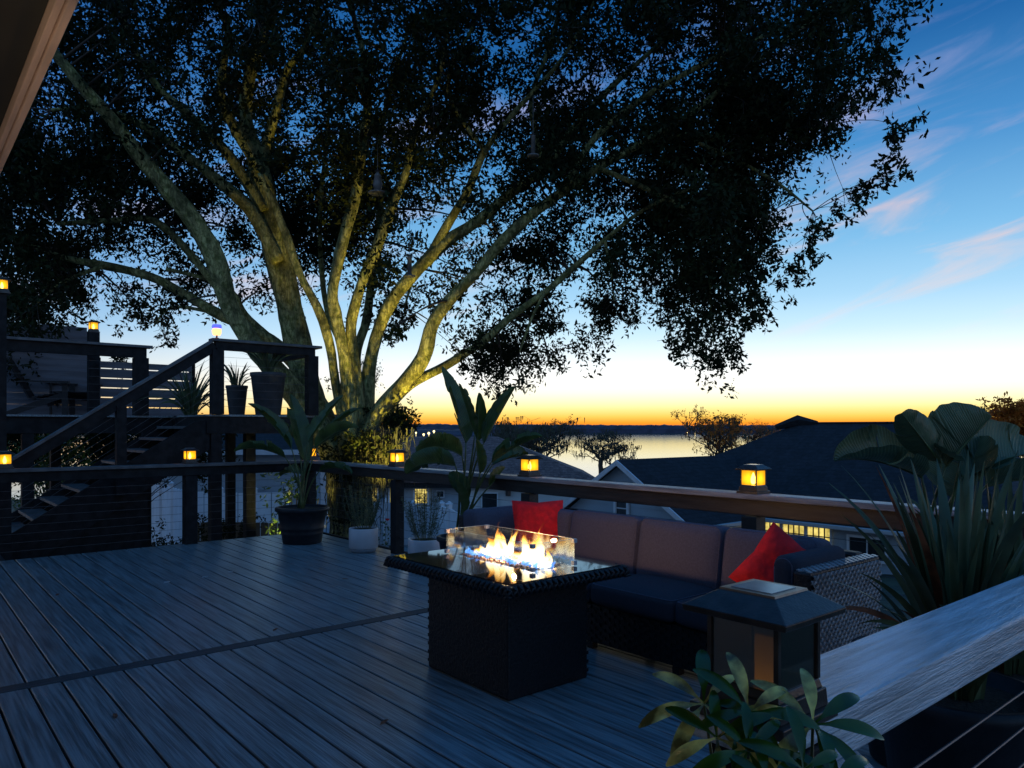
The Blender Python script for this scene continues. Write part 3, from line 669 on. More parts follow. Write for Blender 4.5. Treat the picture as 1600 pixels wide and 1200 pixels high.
for i in range(700):
    x = random.uniform(GX0 + .045, GX1 - .045); y = random.uniform(GY0 + .055, GY1 - .055); s = random.uniform(.006, .012); z = TZ + random.uniform(0, .014)
    m = T((x, y, z)) @ Matrix.Rotation(random.random() * 6, 4, Vector((random.random() + .01, random.random(), random.random())))
    rk.add([m @ Vector(v) * 1 for v in [(s, 0, 0), (-s, 0, 0), (0, s, 0), (0, -s, 0), (0, 0, s * .8), (0, 0, -s * .8)]], [(0, 2, 4), (2, 1, 4), (1, 3, 4), (3, 0, 4), (2, 0, 5), (1, 2, 5), (3, 1, 5), (0, 3, 5)])
obj('fire_glass_stones', rk, m_rock, ft, kind='stuff')
guard = thing('glass_wind_guard', (2.92, 3.5, GZ), 'clear glass wind guard box with steel corner clips round the flames', 'wind guard')
gh = .155; gt = .006
for (a, c) in (((GX0, GY0), (GX0 + gt, GY1)), ((GX1 - gt, GY0), (GX1, GY1)), ((GX0 + gt + .001, GY0), (GX1 - gt - .001, GY0 + gt)), ((GX0 + gt + .001, GY1 - gt), (GX1 - gt - .001, GY1))):
    b = MB(); b.box((*a, GZ), (*c, GZ + gh)); f = obj('pane', b, m_glass, guard)
    b = MB(); b.box((a[0] + .0005, a[1] + .0005, GZ + gh + .0005), (c[0] - .0005, c[1] - .0005, GZ + gh + .002)); obj('edge', b, m_edge, f)
for x in (GX0, GX1):
    for y in (GY0, GY1):
        for z in (GZ + .004, GZ + gh - .022):
            sx = .009 if x == GX0 else -.009; sy = .009 if y == GY0 else -.009
            b = MB(); b.cbox((x + sx * .2, y + sy * .2, z + .012), (.026, .026, .024)); obj('corner_clip', b, m_clip, guard, bevel=.002)
# flames
mf_ = bpy.data.materials.new('gas_flame'); mf_.use_nodes = True; t_ = mf_.node_tree; n = t_.nodes; l = t_.links; n.remove(n['Principled BSDF'])
c = n.new('ShaderNodeTexCoord'); sp = n.new('ShaderNodeSeparateXYZ'); l.new(c.outputs['Generated'], sp.inputs[0]); z = sp.outputs[2]
ns = n.new('ShaderNodeTexNoise'); ns.inputs['Scale'].default_value = 9; l.new(c.outputs['Object'], ns.inputs[0])
zn = mth('ADD', z, mth('MULTIPLY', mth('SUBTRACT', ns.outputs[0], .5, tree=n, links=l), .35, tree=n, links=l), tree=n, links=l)
colr = ramp([(0, (.12, .40, 1.0)), (.10, (.55, .75, 1.0)), (.20, (1, .90, .72)), (.42, (1, .80, .42)), (.62, (1, .52, .10)), (.82, (1, .32, .03)), (1, (.9, .2, .02))], zn, n, l)
st_ = ramp([(0, (.12,) * 3), (.12, (.28,) * 3), (.22, (.62,) * 3), (.5, (.55,) * 3), (.75, (.22,) * 3), (1, (.09,) * 3)], z, n, l)
e = n.new('ShaderNodeEmission'); l.new(colr, e.inputs[0]); l.new(mth('MULTIPLY', st_, 7.0, tree=n, links=l), e.inputs[1])
lw = n.new('ShaderNodeLayerWeight'); lw.inputs[0].default_value = .5
fac = mth('POWER', mth('SUBTRACT', 1.0, lw.outputs['Facing'], tree=n, links=l), 1.1, tree=n, links=l)
zf = ramp([(0, (.35,) * 3), (.15, (.9,) * 3), (.6, (.75,) * 3), (.85, (.45,) * 3), (1, (.1,) * 3)], z, n, l)
mp_ = n.new('ShaderNodeMapping'); mp_.inputs['Scale'].default_value = (1, 1, .35); l.new(c.outputs['Object'], mp_.inputs[0])
n3 = n.new('ShaderNodeTexNoise'); n3.inputs['Scale'].default_value = 42; n3.inputs['Detail'].default_value = 3; l.new(mp_.outputs[0], n3.inputs['Vector'])
brk = ramp([(.36, (.15,) * 3), (.60, (1.,) * 3)], n3.outputs[0], n, l); brk = mixc(ramp([(0, (0,) * 3), (.35, (0,) * 3), (.8, (1,) * 3)], z, n, l), (1, 1, 1), brk, n, l)
al = mth('MULTIPLY', mth('MULTIPLY', fac, zf, tree=n, links=l, clamp=True), brk, tree=n, links=l)
tr = n.new('ShaderNodeBsdfTransparent'); mx = n.new('ShaderNodeMixShader'); l.new(al, mx.inputs[0]); l.new(tr.outputs[0], mx.inputs[1]); l.new(e.outputs[0], mx.inputs[2]); l.new(mx.outputs[0], n['Material Output'].inputs[0])
m_blue = bpy.data.materials.new('blue_gas_flame'); m_blue.use_nodes = True; t_ = m_blue.node_tree; n = t_.nodes; l = t_.links; n.remove(n['Principled BSDF'])
e = n.new('ShaderNodeEmission'); c = n.new('ShaderNodeTexCoord'); ns = n.new('ShaderNodeTexNoise'); ns.inputs['Scale'].default_value = 40; l.new(c.outputs['Object'], ns.inputs[0])
l.new(ramp([(.35, (.05, .22, 1.0)), (.65, (.25, .6, 1.0))], ns.outputs[0], n, l), e.inputs[0]); e.inputs[1].default_value = 1.6
lw = n.new('ShaderNodeLayerWeight'); fac = mth('MULTIPLY', mth('SUBTRACT', 1.0, lw.outputs['Facing'], tree=n, links=l), .6, tree=n, links=l)
tr = n.new('ShaderNodeBsdfTransparent'); mx = n.new('ShaderNodeMixShader'); l.new(fac, mx.inputs[0]); l.new(tr.outputs[0], mx.inputs[1]); l.new(e.outputs[0], mx.inputs[2]); l.new(mx.outputs[0], n['Material Output'].inputs[0])
fire = thing('gas_fire', (2.92, 3.45, TZ), 'white hot and orange gas flames burning inside the glass guard', 'fire')
rf = random.Random(5)
def tongue(x, y, h, w, mat=mf_, lean=None):
    b = MB(); pts = []; rs = []; nn = 14; ph = rf.random() * 6; lx = (rf.uniform(-.25, .25) if lean is None else lean) * h; ly = rf.uniform(-.2, .2) * h
    for i in range(nn):
        t = i / (nn - 1)
        pts.append((x + lx * t ** 1.6 + .16 * w * math.sin(t * 5.5 + ph) * t, y + ly * t ** 1.6 + .45 * w * math.sin(t * 6.2 + ph * 1.7) * t, TZ + .006 + h * t))
        rs.append(max(.0008, w * .5 * (math.sin(math.pi * min(1, t * 1.05 + .12) ** .62) ** .8 if t < .85 else (math.sin(math.pi * min(1, .85 * 1.05 + .12) ** .62) ** .8) * (1 - t) / .15)))
    b.tube(pts, rs, 12); sd_ = rf.random() * 50
    for q_ in range(len(b.v)):
        v_ = Vector(b.v[q_]); c_ = pts[min(nn - 1, q_ // 12)]; hh = (v_.z - TZ) / max(h, .02)
        k_ = 1 + .75 * noise.noise(Vector((v_.x * 30 + sd_, v_.y * 30, v_.z * 16))) * min(1, hh * 2); w_ = noise.noise(Vector((sd_, v_.z * 22, 1))) * .022 * hh
        b.v[q_] = (c_[0] + (v_.x - c_[0]) * k_, c_[1] + (v_.y - c_[1]) * k_ + w_, v_.z)
    return obj('flame', b, mat, fire, smooth=True)
for y, h, w in ((3.70, .13, .06), (3.64, .19, .07), (3.59, .24, .07), (3.54, .16, .06), (3.51, .27, .05), (3.45, .10, .06), (3.74, .09, .06), (3.79, .06, .05),
                (3.36, .19, .065), (3.31, .25, .065), (3.26, .19, .06), (3.22, .26, .055), (3.18, .14, .06), (3.41, .08, .05), (3.15, .08, .05)):
    for k in range(1 if h < .12 else 2):
        tongue(2.925 + rf.uniform(-.035, .035), y + rf.uniform(-.015, .015), h * rf.uniform(.72, 1.05), w * rf.uniform(.7, 1.05))
for y in np.arange(3.16, 3.84, .035): tongue(2.925 + rf.uniform(-.03, .03), float(y), rf.uniform(.03, .055), rf.uniform(.045, .06))
for y in np.arange(3.15, 3.88, .035):
    for sx in (-.055, .055): tongue(2.925 + sx + rf.uniform(-.02, .02), float(y), rf.uniform(.025, .05), rf.uniform(.025, .045), m_blue)
pl = bpy.data.lights.new('fire_glow', 'POINT'); pl.energy = 18; pl.color = (1, .5, .2); pl.shadow_soft_size = .012
plo = bpy.data.objects.new('fire_glow', pl); COL.objects.link(plo); plo.location = (2.92, 3.45, TZ + .10)

# ================================================================ PLANTS
def pot_lathe(r, h, kind):
    if kind == 'black': prof = [(r * .70, 0), (r * .72, .01), (r * .76, h * .25), (r * .785, h * .27), (r * .77, h * .30), (r * .80, h * .40), (r * .82, h * .42), (r * .80, h * .45), (r * .90, h * .86), (r * .93, h * .87), (r * 1.0, h * .90), (r * 1.01, h * .97), (r * .97, h), (r * .88, h), (r * .86, h * .93), (.01, h * .92)]
    elif kind == 'white': prof = [(r * .93, h * .16), (r, h * .2), (r, h * .97), (r * .98, h), (r * .92, h), (r * .91, h * .9), (.01, h * .89)]
    else: prof = [(r * .66, 0), (r * .70, .01), (r * .95, h * .9), (r, h * .92), (r, h), (r * .9, h), (r * .88, h * .94), (.01, h * .93)]
    return prof
def pot(t, c, r, h, kind, mat):
    b = MB(); b.lathe(pot_lathe(r, h, kind), c, 36); p_ = obj('pot', b, mat, t, smooth=True)
    if kind == 'white': b = MB(); b.lathe([(r * .80, 0), (r * .86, h * .04), (r * .95, h * .158)], c, 36); obj('pot_base', b, m_greybase, t, smooth=True)
    b = MB(); b.lathe([(r * .86, h * .935), (r * .5, h * .95), (.01, h * .97)], c, 18); obj('soil', b, m_soil, t)
def paddle(t, base, ctrl, tip_dir, ln, wd, mat=None, fold=.35, droop=.5, seed=0, split=3, ragged=0., roll=0.):
    """stalk from base to ctrl, then a blade of length ln that starts along tip_dir"""
    rr = random.Random(seed); base = Vector(base); ctrl = Vector(ctrl); d = Vector(tip_dir).normalized()
    mid = (base + ctrl) / 2 + Vector((0, 0, (ctrl - base).length * .10)) - (Vector((d.x, d.y, 0)) * (ctrl - base).length * .10)
    pts = []
    for i in range(11):
        s = i / 10; pts.append(base * (1 - s) ** 2 + mid * 2 * s * (1 - s) + ctrl * s * s)
    b = MB(); b.tube(pts, [.016 - .009 * i / 10 for i in range(11)], 7, .7)
    st = obj('leaf', b, m_stalk, t, smooth=True)
    n = 26; mid = [ctrl.copy()]; dd = d.copy(); dirs = [dd.copy()]
    for i in range(n):
        mid.append(mid[-1] + dd * ln / n); dd = (dd + Vector((0, 0, -droop / n * (.4 + 1.4 * i / n)))).normalized(); dirs.append(dd.copy())
    b = MB(); m = 4; wd = wd * 1.2
    splits = {0: sorted(rr.sample(range(5, n - 3), split)), 1: sorted(rr.sample(range(5, n - 3), split))}
    for side in (0, 1):
        sg = -1 if side else 1; rows = []
        seg = 0
        def rowv(i, sh=0.0, lag=0.):
            t_ = i / n; w = wd * .5 * max(.012, math.sin(math.pi * min(1, t_ ** .72 * .99 + .005)) ** .62)
            tt = dirs[i]; sd = tt.cross(Vector((0, 0, 1))); sd = sd.normalized() if sd.length > .05 else Vector((1, 0, 0))
            sd = Matrix.Rotation(roll, 3, tt) @ sd; up = sd.cross(tt).normalized(); out = []
            for k in range(m + 1):
                f = k / m; wv_ = .004 * math.sin(i * 1.3 + seed) * f
                out.append(mid[i] + sd * sg * w * f * math.cos(fold * f + sh) + up * (w * f * math.sin(fold * (.6 + f * .6) + sh) + wv_) + tt * w * f * (.30 - lag))
            return out
        sh = 0; i = 0; prev = rowv(0); b.a = getattr(b, 'a', None) or []
        base_i = len(b.v); b.v += [tuple(x) for x in prev]; b.a += [0.0 - .02 * k for k in range(m + 1)]; li = base_i
        for i in range(1, n + 1):
            cur = rowv(i, sh); ci = len(b.v); b.v += [tuple(x) for x in cur]; b.a += [i / n - .02 * k for k in range(m + 1)]
            for k in range(m): f = (li + k, li + k + 1, ci + k + 1, ci + k); b.f.append(f if sg > 0 else f[::-1])
            li = ci
            if i in splits[side]:
                sh = rr.uniform(-.4, .35) * (1 + ragged); cur = rowv(i, sh, .10 + ragged * .3); li = len(b.v); b.v += [tuple(x) for x in cur]; b.a += [i / n - .02 * k for k in range(m + 1)]
    b2 = obj('blade', b, mat or m_bop, st, smooth=True)
    rib = MB(); rib.tube(mid, [.007 - .0055 * i / n for i in range(n + 1)], 5); obj('midrib', rib, m_stalk, st, smooth=True)
    return st
def bop(name, base, leaves, d, label, cat, mat=m_bop, potargs=None, seed0=0):
    """leaves: (ctrl pixel, tip pixel, depth offset, width, fold, droop, split)"""
    t = thing(name, base, label, cat)
    if potargs: pot(t, base, *potargs)
    z0 = Vector(base) + Vector((0, 0, (potargs[1] if potargs else 0)))
    for i, (cp, tp, do, wd, fold, droop, sp) in enumerate(leaves):
        c = P(*cp, d + do * .4); e = P(*tp, d + do); v = e - c
        rr = random.Random(i + seed0); b0 = z0 + Vector((rr.uniform(-.06, .06), rr.uniform(-.06, .06), -.03))
        dr = v.normalized() + Vector((0, 0, droop * .42)); paddle(t, b0, c, dr, v.length * 1.06, wd, mat, fold, droop, i * 7 + seed0, sp, roll=rr.uniform(-.9, .9))
    return t
# 1 black pot by the corner
bop('potted_paddle_plant', (4.19, 9.25, 0), [((478, 722), (455, 622), .3, .26, .5, .1, 2), ((455, 700), (392, 634), -.2, .24, .6, .5, 3), ((482, 690), (534, 622), .1, .24, .5, .2, 3),
    ((446, 715), (368, 706), -.3, .24, .7, .9, 5), ((500, 690), (560, 640), .2, .22, .6, .5, 4), ((492, 700), (556, 668), -.3, .22, .7, .8, 5), ((470, 740), (440, 745), .4, .18, .7, .8, 4), ((500, 735), (548, 742), -.3, .18, .6, .9, 3), ((465, 690), (420, 660), .3, .2, .6, .4, 3)],
    9.75, 'broad leaved plant in a large black ribbed pot at the deck corner', 'potted plant', m_bop, (.345, .47, 'black', m_blackpot), 3)
# 2 tall bird of paradise behind the sofa
bop('potted_paddle_plant', (4.58, 5.95, 0) if False else (4.42, 6.05, 0), [((728, 692), (692, 580), .2, .26, .55, -.05, 2), ((742, 678), (718, 604), -.1, .20, .6, .0, 3), ((746, 690), (748, 618), .1, .16, .9, 0, 0), ((756, 692), (803, 609), -.1, .22, .5, .05, 1),
    ((722, 712), (652, 706), -.4, .24, .8, 1.0, 7), ((712, 728), (636, 742), .1, .26, .8, 1.0, 9), ((768, 722), (843, 684), -.1, .26, .55, .4, 4), ((770, 726), (822, 714), .3, .24, .6, .6, 3), ((732, 780), (706, 740), .3, .18, .6, -.1, 0), ((765, 760), (788, 732), .2, .15, .6, 0, 0), ((724, 800), (712, 752), -.2, .16, .6, 0, 1), ((750, 740), (744, 690), -.2, .13, .8, 0, 0)],
    7.25, 'tall bird of paradise plant with split upright leaves left of the red pillow', 'potted plant', m_bop, (.24, .42, 'black', m_blackpot), 31)
def herb(loc, r, h, ph, label, seed):
    t = thing('potted_herb', loc, label, 'potted plant', 'white pots of upright herbs'); pot(t, loc, r, h, 'white', m_white)
    rr = random.Random(seed); s = MB(); lf = MB()
    for i in range(34):
        a = rr.random() * 6.28; q = rr.random() ** .5; x0_ = Vector(loc) + Vector((math.cos(a) * q * r * .5, math.sin(a) * q * r * .5, h * .93)); top = x0_ + Vector((math.cos(a) * q * r * .9, math.sin(a) * q * r * .9, ph * rr.uniform(.6, 1.05)))
        md = (x0_ + top) / 2 + Vector((math.cos(a), math.sin(a), 0)) * r * .22
        pts = [x0_ * (1 - k / 6) ** 2 + md * 2 * (k / 6) * (1 - k / 6) + top * (k / 6) ** 2 for k in range(7)]
        s.tube(pts, .0028, 3)
        for k in range(46):
            u = rr.uniform(.12, 1); p_ = x0_ * (1 - u) ** 2 + md * 2 * u * (1 - u) + top * u * u
            dv = Vector((rr.gauss(0, 1), rr.gauss(0, 1), rr.uniform(.3, 1.4))).normalized() * .034; sd = dv.orthogonal().normalized() * .0042
            lf.add([p_, p_ + dv * .5 + sd, p_ + dv, p_ + dv * .5 - sd], [(0, 1, 2, 3)])
    obj('stem', s, m_stalk, t, kind='stuff'); obj('foliage', lf, m_herb, t, kind='stuff'); return t
q = P(568, 861, 9.05); herb((q.x, q.y, 0), .175, .29, .52, 'white pot with grey foot and wispy herb, out on the open deck boards', 1)
q = P(664, 880, 8.1); herb((q.x, q.y, 0), .185, .30, .58, 'white herb pot half hidden behind the fire table, right of the rail post', 2)
# little red flowered twig beside the first herb pot
q = P(600, 835, 9.6); t = thing('flowering_twig', (q.x, q.y, -.3), 'small leafy twig with a red bloom between herb pot and rail post', 'plant')
b = MB(); b.tube([(q.x, q.y, -.3), (q.x + .02, q.y, 0), (q.x + .03, q.y + .02, .30)], .004, 4); obj('stem', b, m_stalk, t)
b = MB()
for i in range(60):
    p_ = Vector((q.x + .02, q.y, 0)) + Vector((random.gauss(0, .05), random.gauss(0, .05), random.uniform(0, .3))); dv = Vector((random.gauss(0, 1), random.gauss(0, 1), random.gauss(0, 1))).normalized() * .045; sd = dv.orthogonal().normalized() * .014
    b.add([p_, p_ + dv * .5 + sd, p_ + dv, p_ + dv * .5 - sd], [(0, 1, 2, 3)])
obj('foliage', b, m_bop, t, kind='stuff')
b = MB(); b.lathe([(.004, 0), (.022, .012), (.03, .028), (.012, .03)], (q.x + .05, q.y, .30), 8); obj('bloom', b, m_red, t)
# sword leaved plants
def sword_plant(name, base, potargs, specs, label, cat='potted plant', group=None):
    t = thing(name, base, label, cat, group)
    if potargs: pot(t, base, *potargs)
    z0_ = Vector(base) + Vector((0, 0, potargs[1] if potargs else 0))
    for i, (az_, lean, ln, wd, red) in enumerate(specs):
        b = MB(); n = 12; o = Vector((math.cos(az_), math.sin(az_), 0)); sd = Vector((-o.y, o.x, 0)); tw = random.uniform(-1.2, 1.2); p_ = z0_ + o * random.uniform(.01, .07) - Vector((0, 0, .03)); ang = lean * .45; vs = []
        for k in range(n + 1):
            f = k / n; w = wd * .5 * (.75 + .25 * math.sin(math.pi * f)) * (1 - f ** 5) + .0008
            tdir = Vector((0, 0, 1)) * math.cos(ang) + o * math.sin(ang); s2 = Matrix.Rotation(tw, 3, tdir) @ sd; nn_ = s2.cross(tdir)
            vs += [p_ - s2 * w + nn_ * w * .35, p_, p_ + s2 * w + nn_ * w * .35]
            p_ = p_ + tdir * ln / n; ang += lean * 1.15 / n * (1 + f)
        b.add(vs, [(3 * k + j, 3 * k + j + 1, 3 * k + j + 4, 3 * k + j + 3) for k in range(n) for j in (0, 1)])
        obj('leaf', b, m_swordr if red else m_sword, t, smooth=True)
    return t
rs_ = random.Random(12)
sp1 = [(rs_.uniform(0, 6.28), rs_.uniform(.05, .5), rs_.uniform(.45, .90), rs_.uniform(.028, .05), rs_.random() < .07) for _ in range(84)] + \
      [(rs_.uniform(2.0, 4.2), rs_.uniform(.6, 1.1), rs_.uniform(.45, .62), .026, rs_.random() < .2) for _ in range(13)]
sword_plant('potted_flax', (2.86, .98, 0), (.27, .60, 'plain', m_blackpot), sp1, 'dense clump of stiff sword leaves in a black pot behind the near railing')
sp2 = [(rs_.uniform(0, 6.28), rs_.uniform(.05, .55), rs_.uniform(.45, .85), rs_.uniform(.026, .048), rs_.random() < .05) for _ in range(66)]
sword_plant('potted_flax', (3.35, .98, 0), (.25, .58, 'plain', m_blackpot), sp2, 'second sword leaf clump, cut off by the right edge of the picture')
bop('potted_paddle_plant', (3.55, 1.40, 0), [((1440, 745), (1310, 722), -.15, .25, .75, .55, 3), ((1468, 722), (1412, 650), -.2, .15, .5, .05, 2), ((1478, 728), (1545, 655), -.1, .30, .5, .1, 2), ((1505, 745), (1620, 712), .1, .30, .6, .5, 3),
     ((1490, 780), (1520, 690), .15, .30, .5, .2, 2), ((1540, 760), (1640, 755), -.1, .26, .6, .6, 4), ((1500, 720), (1440, 690), .0, .30, .5, .3, 2)],
     3.25, 'large paddle leaved plant with curled silvery leaves rising over the sword leaves', 'potted plant', m_bopg, (.26, .5, 'plain', m_blackpot), 77)
# landing plants
for i, (px, d, h, lb) in enumerate(((370, 11.9, .48, 'pale tapered pot with thin arching leaves on the landing, left of the larger pot'), (419, 11.6, .66, 'large grey tapered pot with spiky leaves in the middle of the landing'))):
    q = P(px, 669, d); sp = [(rs_.uniform(0, 6.28), rs_.uniform(.1, .9), rs_.uniform(.35, .65) * (.8 if i == 0 else 1.05), rs_.uniform(.015, .03), False) for _ in range(60 if i else 34)]
    sword_plant('potted_spiky_plant', (q.x, q.y, ZU), (.17 if i == 0 else .27, h, 'plain', m_pod), sp, lb)
q = P(298, 669, 12.0); sp = [(rs_.uniform(0, 6.28), rs_.uniform(.2, 1.2), rs_.uniform(.5, 1.0), rs_.uniform(.02, .045), False) for _ in range(85)]
sword_plant('potted_spiky_plant', (q.x, q.y, ZU - .5), (.25, .5, 'plain', m_blackpot), sp, 'big dark spiky plant crowding the top of the stairs')
# foreground umbrella plant (variegated whorls)
fp = V(.37, .96, 0); up_ = thing('umbrella_plant', (fp.x, fp.y, 0), 'variegated green and cream umbrella plant in front of the unlit lantern', 'potted plant')
pot(up_, (fp.x, fp.y, 0), .16, .36, 'plain', m_blackpot)
def whorl(cx, cy, d, nleaf, size, axis, yel, seed, th0=0):
    rr = random.Random(seed); c = P(cx, cy + 38, d); base = Vector((fp.x, fp.y, .36)); mid = (base + c) / 2 + Vector((0, 0, -.02))
    pts = [base * (1 - k / 8) ** 2 + mid * 2 * (k / 8) * (1 - k / 8) + c * (k / 8) ** 2 for k in range(9)]
    b = MB(); b.tube(pts, [.005 - .003 * k / 8 for k in range(9)], 6); st = obj('leaf', b, m_stalk, up_, smooth=True)
    ax = Vector(axis).normalized(); a1 = ax.orthogonal().normalized(); a2 = ax.cross(a1)
    for k in range(nleaf):
        th = th0 + 2 * math.pi * k / nleaf + rr.uniform(-.15, .15); o = (a1 * math.cos(th) + a2 * math.sin(th)); L_ = size * rr.uniform(.75, 1.12); w = L_ * .088
        b = MB(); p_ = c.copy(); dr = (o + ax * .38).normalized(); sd = dr.cross(ax).normalized(); n = 10; vs = []
        for i in range(n + 1):
            f = i / n; ww = (w * max(0, math.sin(math.pi * (f - .18) / .82)) ** .7 if f > .18 else 0) + .0015; nn_ = sd.cross(dr)
            vs += [p_ - sd * ww + nn_ * ww * .28, p_, p_ + sd * ww + nn_ * ww * .28]; p_ = p_ + dr * L_ / n; dr = (dr - ax * .085 - Vector((0, 0, .02))).normalized()
        b.add(vs, [(3 * i + j, 3 * i + j + 1, 3 * i + j + 4, 3 * i + j + 3) for i in range(n) for j in (0, 1)])
        obj('leaflet', b, m_scheffy if rr.random() < yel else m_scheff, st, smooth=True)
whorl(1100, 1062, .98, 7, .092, (-.45, -.35, .8), .55, 1); whorl(1170, 1075, .95, 7, .085, (-.4, -.5, .7), .1, 2); whorl(1270, 1095, .95, 8, .095, (-.35, -.55, .75), .5, 3)
whorl(1168, 1135, .90, 7, .080, (-.4, -.6, .6), .0, 4); whorl(1255, 1165, .88, 6, .08, (-.3, -.6, .6), .1, 5); whorl(1200, 1190, .86, 7, .075, (-.3, -.5, .8), .0, 6)
whorl(1120, 1115, .93, 6, .080, (-.6, -.4, .6), .35, 7); whorl(1300, 1180, .88, 7, .070, (-.2, -.5, .8), .1, 8)
for i, (a, bb) in enumerate(((261, 910), (320, 902), (360, 894))):
    q = P(a, bb, H * FOC / (bb - 669)); b = MB(); b.prism([q + Vector(v) for v in ((-.03, -.01, .002), (.02, -.012, .002), (.034, .012, .002), (-.02, .014, .002))], [q + Vector(v) for v in ((-.03, -.01, .004), (.02, -.012, .010), (.034, .012, .004), (-.02, .014, .008))])
    tag(obj('pale_fragment', b, m_trim, loc=q), ['pale scrap on the boards, nearest the left of three', 'middle pale scrap of three on the deck boards', 'farthest pale scrap of three, toward the big black pot'][i], 'fragment')  # small pale slivers laid on the boards

# ================================================================ THE BIG TREE
D0 = 13.6
tree = thing('spreading_oak', V(-2.9, D0 + .2, -2.0), 'huge spreading multi limbed oak behind the deck, its trunk base lit yellow', 'tree')
def limb_pts(ctrl, d0, d1, sub=5):
    """ctrl: (px, py, width px) -> smooth 3-D path and radii, depth runs d0..d1"""
    n = len(ctrl); P3 = []; R3 = []
    for i, (x, y, w) in enumerate(ctrl):
        d = d0 + (d1 - d0) * (i / (n - 1)) ** 1.2; P3.append(P(x, y, d)); R3.append(w / 2 / FOC * d)
    pts = []; rs = []
    for i in range(n - 1):
        a = P3[max(i - 1, 0)]; b_ = P3[i]; c_ = P3[i + 1]; e_ = P3[min(i + 2, n - 1)]
        for k in range(sub):
            t = k / sub
            q = .5 * ((2 * b_) + (c_ - a) * t + (2 * a - 5 * b_ + 4 * c_ - e_) * t * t + (3 * b_ - a - 3 * c_ + e_) * t ** 3)
            pts.append(q); rs.append(R3[i] + (R3[i + 1] - R3[i]) * t)
    pts.append(P3[-1]); rs.append(R3[-1]); return pts, rs
nodes = []                                   # attachment points for twigs
def limb(mb, ctrl, d0, d1, n=12, knob=.10, reg=True, th=1.):
    if reg: ctrl = [(x, y, w * (.54 if y > 420 else .66) * th) for x, y, w in ctrl]
    pts, rs = limb_pts(ctrl, d0, d1)
    if reg and ctrl[0][1] >= 655:
        q = P(548, 790, D0); e = [q * (1 - t) + pts[0] * t for t in (0, .33, .66)]; pts = e + pts; rs = [rs[0] * .7, rs[0] * .85, rs[0] * .95] + rs
    o = len(mb.v); mb.tube(pts, rs, n)
    c = 0
    for i, (p_, r_) in enumerate(zip(pts, rs)):
        for k in range(n):
            v = Vector(mb.v[o + c]); dv = v - p_
            s = 1 + knob * 1.6 * noise.noise(v * 1.6) + knob * noise.noise(v * 5) + .07 * math.sin(3 * 6.283 * k / n + i * .25)
            mb.v[o + c] = tuple(p_ + dv * s); c += 1
        if reg and i > len(pts) * .35: nodes.append((p_.copy(), r_))
tb = MB()
limb(tb, [(548, 885, 90), (548, 830, 70), (547, 770, 66), (546, 725, 70), (550, 695, 80), (556, 676, 70), (560, 660, 40)], D0, D0, 22, .16, False)
